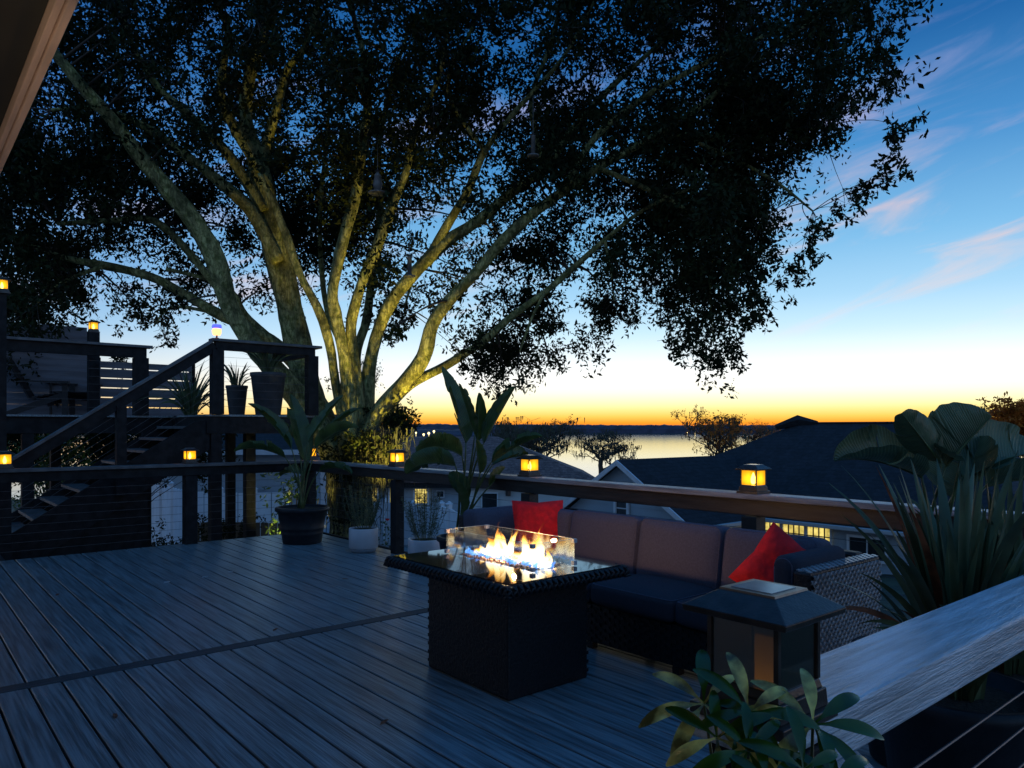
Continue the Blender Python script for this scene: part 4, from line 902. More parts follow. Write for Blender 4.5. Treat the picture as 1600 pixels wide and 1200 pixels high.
L_ = [
 ([(520, 700, 60), (478, 640, 56), (440, 592, 46), (396, 540, 42), (358, 475, 40), (338, 405, 36), (302, 345, 33), (256, 290, 30), (214, 238, 27), (180, 192, 24), (140, 148, 22), (95, 95, 18), (40, 30, 12)], 13.4, 10.5),
 ([(530, 700, 80), (488, 630, 66), (468, 560, 62), (452, 480, 56), (436, 400, 50), (418, 320, 40), (400, 250, 34), (382, 180, 26), (392, 110, 22), (412, 40, 18), (420, -60, 14)], 13.9, 13.0),
 ([(436, 410, 30), (392, 330, 30), (340, 282, 26), (275, 232, 22), (215, 192, 18), (150, 170, 12), (80, 172, 8)], 13.3, 11.5),
 ([(412, 330, 26), (360, 245, 24), (300, 185, 20), (246, 135, 16), (205, 65, 12), (180, -20, 8)], 13.3, 11.6),
 ([(410, 270, 24), (372, 210, 22), (345, 150, 20), (350, 95, 18), (356, 45, 16), (340, 5, 12), (330, -60, 8)], 13.0, 11.4),
 ([(408, 260, 26), (432, 170, 22), (448, 110, 18), (478, 70, 14), (500, -10, 10)], 13.5, 13),
 ([(545, 690, 40), (524, 600, 28), (516, 545, 26), (500, 490, 26), (470, 430, 22), (450, 375, 20), (428, 320, 16), (405, 270, 10)], 13.1, 12.4),
 ([(545, 690, 60), (544, 620, 48), (536, 550, 34), (524, 490, 32), (520, 455, 28), (536, 380, 28), (556, 300, 27), (564, 230, 24), (574, 170, 21), (570, 95, 16), (552, 20, 12), (545, -60, 9)], 13.0, 12.0),
 ([(560, 680, 50), (556, 590, 34), (548, 510, 30), (566, 440, 28), (590, 385, 26), (614, 320, 22), (636, 262, 18), (650, 200, 15), (686, 120, 12), (700, 40, 8)], 13.2, 12.2),
 ([(562, 660, 36), (556, 560, 26), (572, 500, 26), (580, 440, 20), (594, 330, 18), (590, 240, 14), (610, 140, 10), (640, 40, 7)], 14.2, 15.5),
 ([(575, 680, 50), (574, 600, 40), (586, 530, 38), (612, 470, 36), (650, 425, 34), (692, 382, 30), (742, 348, 26), (800, 300, 22), (850, 262, 20), (905, 190, 16), (962, 130, 12), (1040, 60, 8)], 13.5, 12.5),
 ([(668, 410, 24), (700, 350, 22), (730, 300, 20), (755, 240, 16), (800, 180, 12), (880, 90, 9), (930, 0, 6)], 13.2, 11.5),
 ([(560, 700, 60), (592, 642, 46), (630, 600, 44), (662, 558, 42), (676, 508, 38), (702, 470, 34), (745, 425, 30), (782, 380, 28), (830, 335, 24), (880, 300, 22), (935, 262, 20), (1000, 225, 18), (1075, 180, 14), (1150, 120, 11), (1230, 60, 8), (1300, 10, 5)], 13.1, 11.8),
 ([(600, 648, 30), (640, 602, 26), (695, 572, 24), (752, 535, 22), (805, 490, 20), (850, 458, 18), (900, 415, 14), (945, 375, 11), (1010, 325, 9), (1090, 290, 6)], 13.3, 12.8),
 ([(480, 590, 44), (440, 545, 40), (395, 515, 36), (340, 490, 32), (292, 462, 28), (235, 432, 24), (165, 415, 20), (90, 400, 14), (20, 370, 9)], 14.3, 13.4),
 ([(455, 560, 22), (420, 525, 20), (384, 492, 16), (362, 455, 14), (330, 438, 12), (260, 420, 9)], 14.3, 13.6),
 ([(545, 560, 14), (515, 500, 14), (502, 420, 12), (500, 330, 11), (508, 240, 9), (516, 150, 7)], 14.4, 14.2),
 ([(360, 480, 16), (300, 400, 18), (240, 345, 16), (170, 345, 14), (90, 350, 9)], 13.6, 13.5),
 ([(880, 300, 18), (930, 215, 17), (1010, 150, 15), (1080, 110, 13), (1160, 70, 11), (1250, 35, 8), (1330, 0, 5)], 12.3, 12.0),
 ([(1000, 225, 13), (1060, 210, 12), (1130, 215, 10), (1200, 205, 8), (1290, 200, 5)], 12.2, 12.4),
 ([(935, 262, 14), (1000, 290, 12), (1060, 320, 10), (1120, 370, 8), (1150, 430, 5)], 12.2, 12.6),
 ([(1060, 210, 10), (1150, 250, 9), (1220, 290, 7), (1270, 330, 4)], 12.2, 12.6),
 ([(850, 262, 13), (830, 160, 12), (860, 70, 9), (880, -20, 6)], 12.6, 12.0),
 ([(760, 240, 12), (700, 140, 10), (740, 40, 7)], 12.4, 11.6),
 ([(850, 458, 10), (830, 500, 8), (812, 550, 5)], 12.9, 12.9), ([(690, 385, 9), (650, 430, 8), (632, 480, 5)], 13.6, 13.9),
 ([(340, 490, 12), (270, 480, 9), (240, 510, 5)], 14, 13.8), ([(165, 415, 12), (100, 440, 9), (50, 480, 5)], 13.5, 13.0),
 ([(1120, 370, 8), (1110, 450, 6), (1115, 540, 3)], 12.5, 12.6), ([(945, 375, 8), (955, 430, 6), (960, 470, 4)], 12.9, 12.9),
]
for i_, (c_, a, b_) in enumerate(L_): limb(tb, c_, a, b_, th=1.28 if i_ < 2 else 1.)
obj('trunk', tb, m_bark, tree, smooth=True)
# crown: coarse density of leaf clusters by direction, each cluster a real clump in depth
rows = [(-150, '99999999999999999999999999996'), (-100, '99999999999999999999999999995'), (-50, '99999999999999999999999999993'),
 (0,   '99788999888889989978789998872'), (50,  '99698558887888868878898888852'), (100, '96899999987889976888877799951'), (150, '85898558825989968887888999830'),
 (200, '95688698834988678977889998620'), (250, '99896698876976566876999984100'), (300, '96544867898985445898999972000'), (350, '99667876588974453688898930000'),
 (400, '99735753567642465456888310000'), (450, '98215410042240366244388510000'), (500, '64104100000020088111055000000'), (550, '10000000000000097000002000000')]
rr = random.Random(21); cl = []
nd_pos = np.array([tuple(p_) for p_, r_ in nodes])
def add_cluster(x, y, r=.34):
    if y < 120: d = rr.uniform(10.0, 15.5)
    elif 60 < x < 1050: d = rr.uniform(13.6, 16.6) if rr.random() < (.62 if y < 270 else .92) else rr.uniform(11.2, 13)
    else: d = rr.gauss(13.0, 1.0)
    d = max(9.4, d); p_ = P(x, y, d)
    if p_.x < 1.0 and p_.z < 3.6 and p_.y < 10: return
    cl.append((p_, r))
for y0, s in rows:
    ss = '88' + s if False else s
    for i in range(-3, 29):
        k = int(s[max(i, 0)])
        if i < 0: k = 7
        if not k: continue
        if y0 < 120: k *= .86
        for j in range(int(k * (.60 if k < 9 else .85) + rr.random())):
            x = i * 50 + rr.uniform(-6, 56); y = y0 + rr.uniform(-6, 56)
            nz = noise.noise(Vector((x * .016, y * .022, 4)))
            if k < 8 and nz < .04 and rr.random() < .85: continue
            if k >= 8 and nz < -.16 and rr.random() < .8: continue
            if x > 1180: x -= 42; y -= 10
            if y > 480: y -= 14; x -= 6
            add_cluster(x, y, rr.uniform(.24, .46))
# sparse sprigs along the outer edge
for (x, y) in ((1408, 40), (1400, 140), (1402, 215), (1384, 262), (1352, 300), (1330, 330), (1290, 360), (1262, 415), (1236, 440), (1196, 470), (1190, 505), (1160, 560), (1110, 572), (1064, 540), (1026, 460), (988, 500), (940, 492), (872, 520), (866, 560), (800, 606), (752, 560), (1376, 90), (1340, 30), (625, 520), (632, 495), (215, 500), (250, 520), (120, 470), (60, 500)):
    for k in range(3): add_cluster(x + rr.uniform(-22, 16), y + rr.uniform(-16, 12), .16)
print('clusters', len(cl))
# twigs joining every cluster to the nearest limb
tw = MB()
for p_, r_ in cl:
    dd = np.sum((nd_pos - np.array(p_)) ** 2, axis=1); k = int(np.argmin(dd)); a = nodes[k][0]; ln = math.sqrt(dd[k])
    if ln > 4.5 and rr.random() < .5: continue
    if rr.random() < .45: continue
    md = (a + p_) / 2 + Vector((rr.gauss(0, .12), rr.gauss(0, .12), rr.uniform(.05, .30))) * ln * .6
    pts = [a * (1 - t) ** 2 + md * 2 * t * (1 - t) + p_ * t * t for t in (0, .2, .4, .6, .8, 1)]
    r0 = min(nodes[k][1] * .6, .012 + .010 * ln); tw.tube(pts, [r0 * (1 - .82 * t) for t in (0, .2, .4, .6, .8, 1)], 4)
    for q in range(3):
        e = p_ + Vector((rr.gauss(0, 1), rr.gauss(0, 1), rr.gauss(-.3, 1))) * r_ * .8; tw.tube([pts[4], (pts[5] + e) / 2, e], [.007, .005, .0025], 3)
obj('branches', tw, m_bark2, tree, smooth=True, kind='stuff')
def leaf_mesh(name, cl, per, size, mat, parent, asp=.42, droop=.4, seed=1, gauss=.5):
    rg = np.random.RandomState(seed); C_ = []
    for p_, r_ in cl:
        n_ = max(4, int(per * (r_ / .3) ** 1.8)); k = max(3, n_ // 14)
        hub = np.array(p_) + rg.normal(0, r_ * .66, (k, 3)); w = rg.randint(0, k, n_)
        C_.append(hub[w] + rg.normal(0, r_ * .20, (n_, 3)))
    C_ = np.concatenate(C_); n_ = len(C_)
    d = rg.normal(0, 1, (n_, 3)); d[:, 2] -= droop; d /= np.linalg.norm(d, axis=1)[:, None]
    s = np.cross(d, rg.normal(0, 1, (n_, 3))); s /= np.linalg.norm(s, axis=1)[:, None] + 1e-9
    ln = size * rg.uniform(.5, 1.4, (n_, 1)); wd = ln * asp * .5; off = np.array(wloc(parent)) if parent else np.zeros(3)
    v = np.stack([C_, C_ + d * ln * .5 + s * wd, C_ + d * ln, C_ + d * ln * .5 - s * wd], 1).reshape(-1, 3) - off
    me = bpy.data.meshes.new(name); me.vertices.add(n_ * 4); me.vertices.foreach_set('co', v.ravel().astype(np.float32))
    me.loops.add(n_ * 4); me.loops.foreach_set('vertex_index', np.arange(n_ * 4, dtype=np.int32)); me.polygons.add(n_)
    me.polygons.foreach_set('loop_start', np.arange(0, n_ * 4, 4, dtype=np.int32)); me.update(calc_edges=True); me.validate()
    me.materials.append(mat); o = bpy.data.objects.new(name, me); COL.objects.link(o)
    if parent: o.parent = parent
    o['kind'] = 'stuff'; print(name, n_); return o
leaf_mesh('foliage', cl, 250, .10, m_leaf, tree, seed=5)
# moss hanging round the trunk fork
mm = MB()
for i in range(900):
    x = rr.gauss(592, 22) if i % 3 else rr.gauss(548, 22); y = rr.uniform(664, 735) if i % 3 else rr.uniform(700, 820); p_ = P(x, y, 12.8 + rr.uniform(-.25, .3)); ln = rr.uniform(.25, .75)
    k = Vector((rr.gauss(0, .03), rr.gauss(0, .03), 0)); w = rr.uniform(.006, .014); sd = Vector((rr.gauss(0, 1), rr.gauss(0, 1), 0)).normalized() * w
    vs = []
    for j in range(5): c_ = p_ + Vector((0, 0, -ln * j / 4)) + k * math.sin(j * 1.4 + i); vs += [c_ - sd * (1 - j * .2), c_ + sd * (1 - j * .2)]
    mm.add(vs, [(2 * j, 2 * j + 1, 2 * j + 3, 2 * j + 2) for j in range(4)])
obj('hanging_moss', mm, m_moss, tree, kind='stuff')
# leafy clumps (ferns) sitting in the fork
cf = [(P(rr.gauss(553, 30), rr.gauss(700, 16), 12.55), .15) for _ in range(46)] + [(P(rr.gauss(548, 18), rr.uniform(715, 835), 12.75), .13) for _ in range(34)] + [(P(rr.gauss(600, 22), rr.gauss(655, 12), 13.2), .14) for _ in range(14)] + [(P(rr.gauss(500, 8), rr.gauss(600, 12), 14), .12) for _ in range(4)] + [(P(rr.gauss(575, 10), rr.uniform(555, 620), 14), .09) for _ in range(7)]
leaf_mesh('fork_foliage', cf, 120, .07, m_leaf, tree, seed=8)

# shrubs -----------------------------------------------------------------
def shrub(label, pts, per, size, mat, loc, seed, name='leafy_shrub', group=None, asp=.42, stems=True):
    t = thing(name, loc, label, 'shrub' if 'shrub' in name else 'bush', group)
    if stems:
        b = MB()
        for p_, r_ in pts[::2]: a = Vector(loc); b.tube([a + (p_ - a) * .02, a + (p_ - a) * .5 + Vector((0, 0, .15)), p_], [.02, .012, .004], 4)
        obj('stems', b, m_bark2, t, kind='stuff')
    leaf_mesh('foliage', pts, per, size, mat, t, asp=asp, seed=seed, droop=-.2); return t
shrub('bright yellow green shrub glowing behind the big black pot', [(P(rr.gauss(455, 18), rr.uniform(745, 850), 11.6), .13) for _ in range(44)], 60, .085, m_leafy, P(455, 900, 11.6), 3)
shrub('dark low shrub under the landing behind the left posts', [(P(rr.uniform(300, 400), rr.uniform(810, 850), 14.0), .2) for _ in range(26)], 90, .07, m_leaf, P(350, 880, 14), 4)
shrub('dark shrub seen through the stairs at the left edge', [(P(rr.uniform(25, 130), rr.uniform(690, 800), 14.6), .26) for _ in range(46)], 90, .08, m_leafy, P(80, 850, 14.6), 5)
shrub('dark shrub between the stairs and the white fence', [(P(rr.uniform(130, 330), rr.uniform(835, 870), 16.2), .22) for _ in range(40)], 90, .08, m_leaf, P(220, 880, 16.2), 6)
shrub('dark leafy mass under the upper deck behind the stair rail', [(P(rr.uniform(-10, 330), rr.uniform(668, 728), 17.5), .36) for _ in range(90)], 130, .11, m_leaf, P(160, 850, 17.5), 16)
shrub('small bushy tree crown just right of the trunk fork', [(P(rr.gauss(612, 17), rr.gauss(662, 15), 26), .35) for _ in range(22)], 110, .13, m_leaf, P(612, 760, 26), 7)
shrub('orange fringed tree crown at the far right edge above the roof', [(P(rr.gauss(1600, 24), rr.gauss(664, 13), 44), .55) for _ in range(50)] + [(P(rr.uniform(1500, 1640), rr.gauss(692, 8), 44), .5) for _ in range(40)], 60, .26, m_backlitleaf, P(1590, 745, 44), 8)
shrub('feathery small crown left of the right edge tree', [(P(rr.gauss(1518, 14), rr.gauss(660, 6), 60), .6) for _ in range(20)], 70, .22, m_farleaf, P(1518, 700, 60), 12)
shrub('palm like crown showing over the slatted fence', [(P(rr.gauss(188, 5), rr.gauss(564, 4), 34), .16) for _ in range(12)], 50, .4, m_leaf, P(188, 700, 34), 13, asp=.14)

# bare lakeside trees ------------------------------------------------------
def bare_tree(label, px, pbase, ptop, halfw, d, seed, moss=.4, leafy=.2, mat=m_farleaf, group='trees on the lake shore', lean=0, spread=.62):
    r2 = random.Random(seed); base = P(px, pbase, d); h = (pbase - ptop) / FOC * d; w = halfw / FOC * d
    t = thing('lakeside_tree', base, label, 'tree', group); b = MB(); tips = []
    def grow(p_, dv, ln, r_, k):
        n_ = 4; pts = [p_]; rs = [r_]; q = p_.copy(); v = dv.copy()
        for i in range(n_):
            v = (v + Vector((r2.gauss(0, .17), r2.gauss(0, .17), r2.gauss(.07, .10)))).normalized(); q = q + v * ln / n_; pts.append(q.copy()); rs.append(r_ * (1 - .45 * (i + 1) / n_))
        b.tube(pts, rs, 5 if k < 2 else 3)
        if k >= 6: tips.append(q); return
        if k >= 2: tips.append(pts[2])
        for i in range(5 if k == 0 else 3 if k < 4 else 2):
            a = r2.uniform(0, 6.28); o = Vector((math.cos(a), math.sin(a), r2.uniform(-.1, .35))); s = r2.choice(pts[2:] if k else pts[1:])
            grow(s, (v * (1 - spread) + o * spread * 1.35).normalized(), ln * r2.uniform(.62, .85), r_ * .6, k + 1)
    grow(base, Vector((lean * FY, -lean * FX, 1)).normalized(), h * .26, h * .026, 0)
    # fit the crown to its measured height and width
    mx_ = max(v[2] for v in b.v) - base.z; sz = h / mx_; hw = sorted(abs((Vector(v) - base).dot(Vector((FY, -FX, 0)))) for v in b.v)[int(len(b.v) * .99)]; sx = w / hw
    f = lambda v: tuple(base + Vector(((v[0] - base.x) * sx, (v[1] - base.y) * sx, (v[2] - base.z) * sz)))
    b.v = [f(v) for v in b.v]; tips = [Vector(f(q)) for q in tips]
    obj('trunk', b, m_bark2, t)
    lf = [(q, .016 * h + .12) for q in tips if r2.random() < leafy]
    if lf: leaf_mesh('foliage', lf, 22, h * .026, mat, t, seed=seed)
    if moss:
        m3 = MB()
        for q in tips:
            if r2.random() < moss:
                for j in range(3):
                    a = q + Vector((r2.gauss(0, .2), r2.gauss(0, .2), 0)); l_ = h * r2.uniform(.03, .11); s = Vector((FY, -FX, 0)) * h * .007
                    m3.add([a - s, a + s, a + s * .6 - Vector((0, 0, l_ * .6)), a - Vector((0, 0, l_)), a - s * .6 - Vector((0, 0, l_ * .6))], [(0, 1, 2, 3, 4)])
        obj('hanging_moss', m3, m_moss, t, kind='stuff')
    return t
bare_tree('bare cypress hung with moss standing before the bright lake', 940, 742, 662, 56, 70, 4, .40, .02)
bare_tree('broad half bare tree left of the cypress, over the brown roof', 846, 748, 650, 66, 74, 9, .35, .12)
bare_tree('thin tree top just left of the broad half bare tree', 800, 742, 652, 42, 84, 15, .3, .12)
bare_tree('glowing orange fringed tree behind the navy roof', 1128, 745, 632, 62, 78, 21, .1, .42, m_backlitleaf)
bare_tree('low sparse tree right of the glowing orange tree', 1186, 720, 652, 36, 92, 33, .1, .4, m_backlitleaf)
bare_tree('faint bare sapling inside the fork of the lit trunk', 572, 690, 550, 22, 22, 37, 0, .15, m_leaf, None)

# ================================================================ BIRD FEEDERS
def hang_feeder(px, py, d, kind, label):
    p_ = P(px, py, d); t = thing('bird_feeder', p_, label, 'bird feeder')
    b = MB(); b.tube([p_ + Vector((0, 0, .3)), p_ + Vector((0, 0, .9))], .004, 4); obj('wire', b, m_cable, t)
    b = MB()
    if kind == 0: b.lathe([(.035, 0), (.035, .28), (.04, .285), (.015, .31)], p_, 12); b.lathe([(.09, -.025), (.095, -.005), (.03, 0)], p_, 14)
    else: b.lathe([(.05, 0), (.075, .10), (.05, .22), (.06, .23), (.012, .30)], p_, 12); b.lathe([(.13, -.05), (.15, -.03), (.05, .0)], p_, 18)
    obj('tube', b, m_feeder, t, smooth=True); b = MB(); b.lathe([(.045, .24), (.05, .25), (.01, .27)], p_ + Vector((0, 0, .06)), 12); obj('lid', b, m_lampmetal, t); return t
hang_feeder(640, 430, 11.9, 0, 'slim pale tube bird feeder in front of the lit limb, lowest feeder')
hang_feeder(590, 298, 11.6, 1, 'wide tray bird feeder hanging high beside the middle limb')
hang_feeder(833, 242, 11.3, 0, 'bird feeder hung farthest right among the dark leaves')

# ================================================================ NEIGHBOUR HOUSES
def solid(b, poly_top, dz):            # a roof plane with thickness
    b.prism([Vector(v) - Vector((0, 0, dz)) for v in poly_top], [Vector(v) for v in poly_top])
def window(parent, c, ax, nrm, w, h, lit, cols=2, rows_=2, frame=.07):
    c = Vector(c); ax = Vector(ax); nrm = Vector(nrm); up = Vector((0, 0, 1))
    m = Matrix((ax, nrm, up)).transposed().to_4x4(); m.translation = c
    b = MB(); b.box((-w / 2 - frame, 0.0, -h / 2 - frame), (-w / 2, .06, h / 2 + frame), m); b.box((w / 2, 0, -h / 2 - frame), (w / 2 + frame, .06, h / 2 + frame), m)
    b.box((-w / 2, 0, h / 2), (w / 2, .06, h / 2 + frame), m); b.box((-w / 2, 0, -h / 2 - frame), (w / 2, .075, -h / 2), m)
    wd_ = obj('window', b, m_trim, parent)
    b = MB(); b.box((-w / 2, .005, -h / 2), (w / 2, .012, h / 2), m); obj('pane', b, m_lit if lit else m_win, wd_)
    b = MB()
    for i in range(1, cols): x = -w / 2 + w * i / cols; b.box((x - .015, .014, -h / 2), (x + .015, .04, h / 2), m)
    for j in range(1, rows_): z = -h / 2 + h * j / rows_; b.box((-w / 2, .016, z - .015), (w / 2, .038, z + .015), m)
    obj('muntins', b, m_trim if not lit else m_lampmetal, wd_)
def siding(name, parent, a, c, nrm, z0, z1, mat, pitch=.15):
    """lapped boards between ground points a and c, standing on the nrm side"""
    a = Vector(a); c = Vector(c); nrm = Vector(nrm); n_ = int((z1 - z0) / pitch) + 1; pitch = (z1 - z0) / n_
    b = MB()
    for k in range(n_):
        z = z0 + k * pitch; q = [a + nrm * .03, c + nrm * .03, c, a]
        b.prism([Vector((v.x, v.y, z)) for v in q], [Vector((q[0].x, q[0].y, z + pitch)) - nrm * .018, Vector((q[1].x, q[1].y, z + pitch)) - nrm * .018, Vector((c.x, c.y, z + pitch)), Vector((a.x, a.y, z + pitch))])
    return obj(name, b, mat, parent)
# navy roofed house, right
K = 1.6; h2 = thing('neighbour_house', (22, 10, -4), 'blue grey house under a big dark navy hip roof on the right', 'house')
ZE = -1.12; zr = 1.66; uA, uB, uR = 19.8, 29.9, 24.86; v0, v1, va, vb = 4.4, 18.7, 9.4, 13.7
b = MB(); E_ = [(uA, v0, ZE), (uB, v0, ZE), (uB, v1, ZE), (uA, v1, ZE)]; ra, rb_ = (uR, va, zr), (uR, vb, zr)
solid(b, [E_[0], ra, rb_, E_[3]], .12); solid(b, [E_[1], E_[2], rb_, ra], .12); solid(b, [E_[0], E_[1], ra], .12); solid(b, [E_[3], rb_, E_[2]], .12)
obj('roof', b, m_roofn, h2)
b = MB(); b.tube([Vector((uR - .5, vb + .6, zr - .13)), Vector((uR, vb, zr + .10)), Vector((uR, vb - .7, zr + .02))], [.10, .22, .08], 6); b.tube([Vector(ra) + Vector((0, 0, .01)), Vector(rb_) + Vector((0, 0, .01))], .05, 6); obj('ridge_cap', b, m_roofn, h2)
siding('wall', h2, (uA + .45, v0 + .4, 0), (uA + .45, v1 - .4, 0), (-1, 0, 0), -4.6, ZE - .13, m_side)
siding('wall', h2, (uA + .5, v0 + .4, 0), (uB - .4, v0 + .4, 0), (0, -1, 0), -4.6, ZE - .13, m_side)
b = MB(); b.box((uA - .12, v0, ZE - .13), (uA - .005, 12.0, ZE - .015)); obj('gutter', b, m_gutter, h2, bevel=.02)
# gable wing toward us
gu, gl, gr, gp, zp = 17.0, 17.42, 12.56, 15.0, .46 + 0.0
b = MB(); ov = .25; sl = (zp + .06 - ZE) / (gl - gp)
def gable_roof(b, u0_, u1_, vl, vr, vp, ze, zpk, ext, dz):
    s1 = (zpk - ze) / (vl - vp); s2 = (zpk - ze) / (vp - vr)
    solid(b, [(u0_, vp, zpk), (u1_, vp, zpk), (u1_, vl + ext, ze - s1 * ext), (u0_, vl + ext, ze - s1 * ext)], dz)
    solid(b, [(u0_, vr - ext, ze - s2 * ext), (u1_, vr - ext, ze - s2 * ext), (u1_, vp, zpk), (u0_, vp, zpk)], dz)
gable_roof(b, gu - .25, 25.5, gl, gr, gp, ZE + .1, .56, .30, .10); obj('roof', b, m_roofn, h2)
b = MB(); gable_roof(b, gu - .31, gu - .255, gl, gr, gp, ZE + .09, .55, .31, .16); obj('rake_board', b, m_trim, h2)
b = MB(); n_ = 22
for k in range(n_):                       # lapped boards of the gable end
    z = -4.6 + k * .25; z2 = z + .25
    f = lambda z_: max(0, min(1, (.50 - z_) / (.50 - ZE)))
    for (za, zb_) in ((z, z2),):
        if za > .45: break
        fa, fb = f(za), f(min(zb_, .49)); L0, R0, L1, R1 = gp + (gl - .12 - gp) * fa, gp - (gp - gr - .12) * fa, gp + (gl - .12 - gp) * fb, gp - (gp - gr - .12) * fb
        b.prism([(gu - .03, R0, za), (gu - .03, L0, za), (gu + .1, L0, za), (gu + .1, R0, za)], [(gu - .012, R1, min(zb_, .49)), (gu - .012, L1, min(zb_, .49)), (gu + .1, L1, min(zb_, .49)), (gu + .1, R1, min(zb_, .49))])
obj('gable_wall', b, m_side, h2)
siding('wall', h2, (gu + .1, gr + .12, 0), (uA + .44, gr + .12, 0), (0, -1, 0), -4.6, ZE - .1, m_sidew)
b = MB(); b.box((gu - .30, gr - .40, ZE - .19), (uA + .2, gr - .28, ZE - .08)); b.box((gu - .2, gr - .3, ZE - 1.05), (gu - .04, gl + .28, ZE - .93)) if False else None; obj('gutter', b, m_gutter, h2, bevel=.02)
# short returns (pent roof ends) at both feet of the gable
for vv, sg in ((gl, 1), (gr, -1)):
    b = MB(); solid(b, [(gu - .45, vv - .55 if sg > 0 else vv - .35, ZE - .18), (gu - .02, vv - .55 if sg > 0 else vv - .35, ZE + .02), (gu - .02, vv + .35 if sg > 0 else vv + .55, ZE + .02), (gu - .45, vv + .35 if sg > 0 else vv + .55, ZE - .18)], .08); obj('pent_roof', b, m_roofn, h2)
b = MB(); b.box((gu - .10, gr, ZE - .45), (gu - .035, gl, ZE - .30)); obj('band_board', b, m_trim, h2)
window(h2, (gu - .035, 15.0, -1.03 + .12), (0, -1, 0), (-1, 0, 0), .42, 1.25, False, 1, 2, .09)
for k in range(3):
    window(h2, (uA + .40, 12.02 - k * .76, ZE - .44), (0, -1, 0), (-1, 0, 0), .66, .50, True, 4, 2, .05)
window(h2, (uA + .40, 9.15, ZE - .62), (0, -1, 0), (-1, 0, 0), .95, .55, False, 2, 1, .07)
window(h2, (uA + .40, 6.6, ZE - .75), (0, -1, 0), (-1, 0, 0), 1.1, .62, False, 2, 1, .08)
# brown roofed house straight ahead
h1 = thing('neighbour_house', V(-3, 45, -4.4), 'pale house with a wide brown hip roof below the lake', 'house')
ze1, zr1 = -1.30, 1.0
A0, A1, B0, B1, r0_, r1_ = V(-12.5, 40, ze1), V(4.75, 40, ze1), V(-12.5, 50, ze1), V(4.75, 50, ze1), V(-6.4, 45, zr1), V(-.9, 45, zr1)
b = MB(); solid(b, [A0, A1, r1_, r0_], .14); solid(b, [A1, B1, r1_], .14); solid(b, [B1, B0, r0_, r1_], .14); solid(b, [B0, A0, r0_], .14); obj('roof', b, m_roofb, h1)
b = MB(); b.prism([V(-12.4, 40.1, ze1 - .42), V(4.65, 40.1, ze1 - .42), V(4.65, 49.9, ze1 - .42), V(-12.4, 49.9, ze1 - .42)], [V(-12.4, 40.1, ze1 - .15), V(4.65, 40.1, ze1 - .15), V(4.65, 49.9, ze1 - .15), V(-12.4, 49.9, ze1 - .15)]); obj('eave_soffit', b, m_dark, h1)
fw = Vector((-FX, -FY, 0)); rt = Vector((FY, -FX, 0))
siding('wall', h1, V(-12, 40.7, 0), V(-2.3, 40.7, 0), fw, -5.4, ze1 - .43, m_side, .16)
siding('wall', h1, V(-2.3, 40.5, 0), V(4.3, 40.5, 0), fw, -5.4, ze1 - .43, m_sidew, .16)
for (px, w_, y0_, y1_) in ((582, 15, 757, 783), (616, 13, 760, 785), (658, 19, 764, 786)):
    c_ = P(px, (y0_ + y1_) / 2, 40.6); window(h1, c_, rt, fw, w_ / FOC * 40.6, (y1_ - y0_) / FOC * 40.6, True, 2, 3, .10)
c_ = P(765, 784, 40.4); window(h1, c_, rt, fw, .8, .9, False, 1, 1, .06)
c_ = P(688, 772, 40.6); window(h1, c_, rt, fw, .35, .3, False, 1, 1, .05)
c_ = P(794, 770, 40.3); b = MB(); b.cbox(c_, (.2, .2, .35)); b.cbox(c_ + Vector((0, 0, .22)), (.3, .3, .08)); obj('wall_lamp', b, m_lampmetal, h1)
# house left, glimpsed through the posts
h3 = thing('neighbour_house', V(-7.6, 24, -2.6), 'blue sided house glimpsed under the landing behind the white fence', 'house')
siding('wall', h3, V(-11.5, 24, 0), V(-6.2, 24, 0), fw, -3.2, .78, m_side, .16)
b = MB(); solid(b, [V(-11.9, 23.5, .80), V(-5.8, 23.5, .80), V(-5.8, 27, 2.0), V(-11.9, 27, 2.0)], .12); solid(b, [V(-11.9, 27, 2.0), V(-5.8, 27, 2.0), V(-5.8, 30.5, .8), V(-11.9, 30.5, .8)], .12); obj('roof', b, m_roofn, h3)
siding('wall', h3, V(-6.2, 24, 0), V(-6.2, 30, 0), rt, -3.2, .78, m_side, .16)
b = MB(); b.prism([V(-11.9, 23.42, .66), V(-5.8, 23.42, .66), V(-5.8, 23.49, .66), V(-11.9, 23.49, .66)], [V(-11.9, 23.42, .82), V(-5.8, 23.42, .82), V(-5.8, 23.49, .82), V(-11.9, 23.49, .82)]); obj('fascia', b, m_trim, h3)

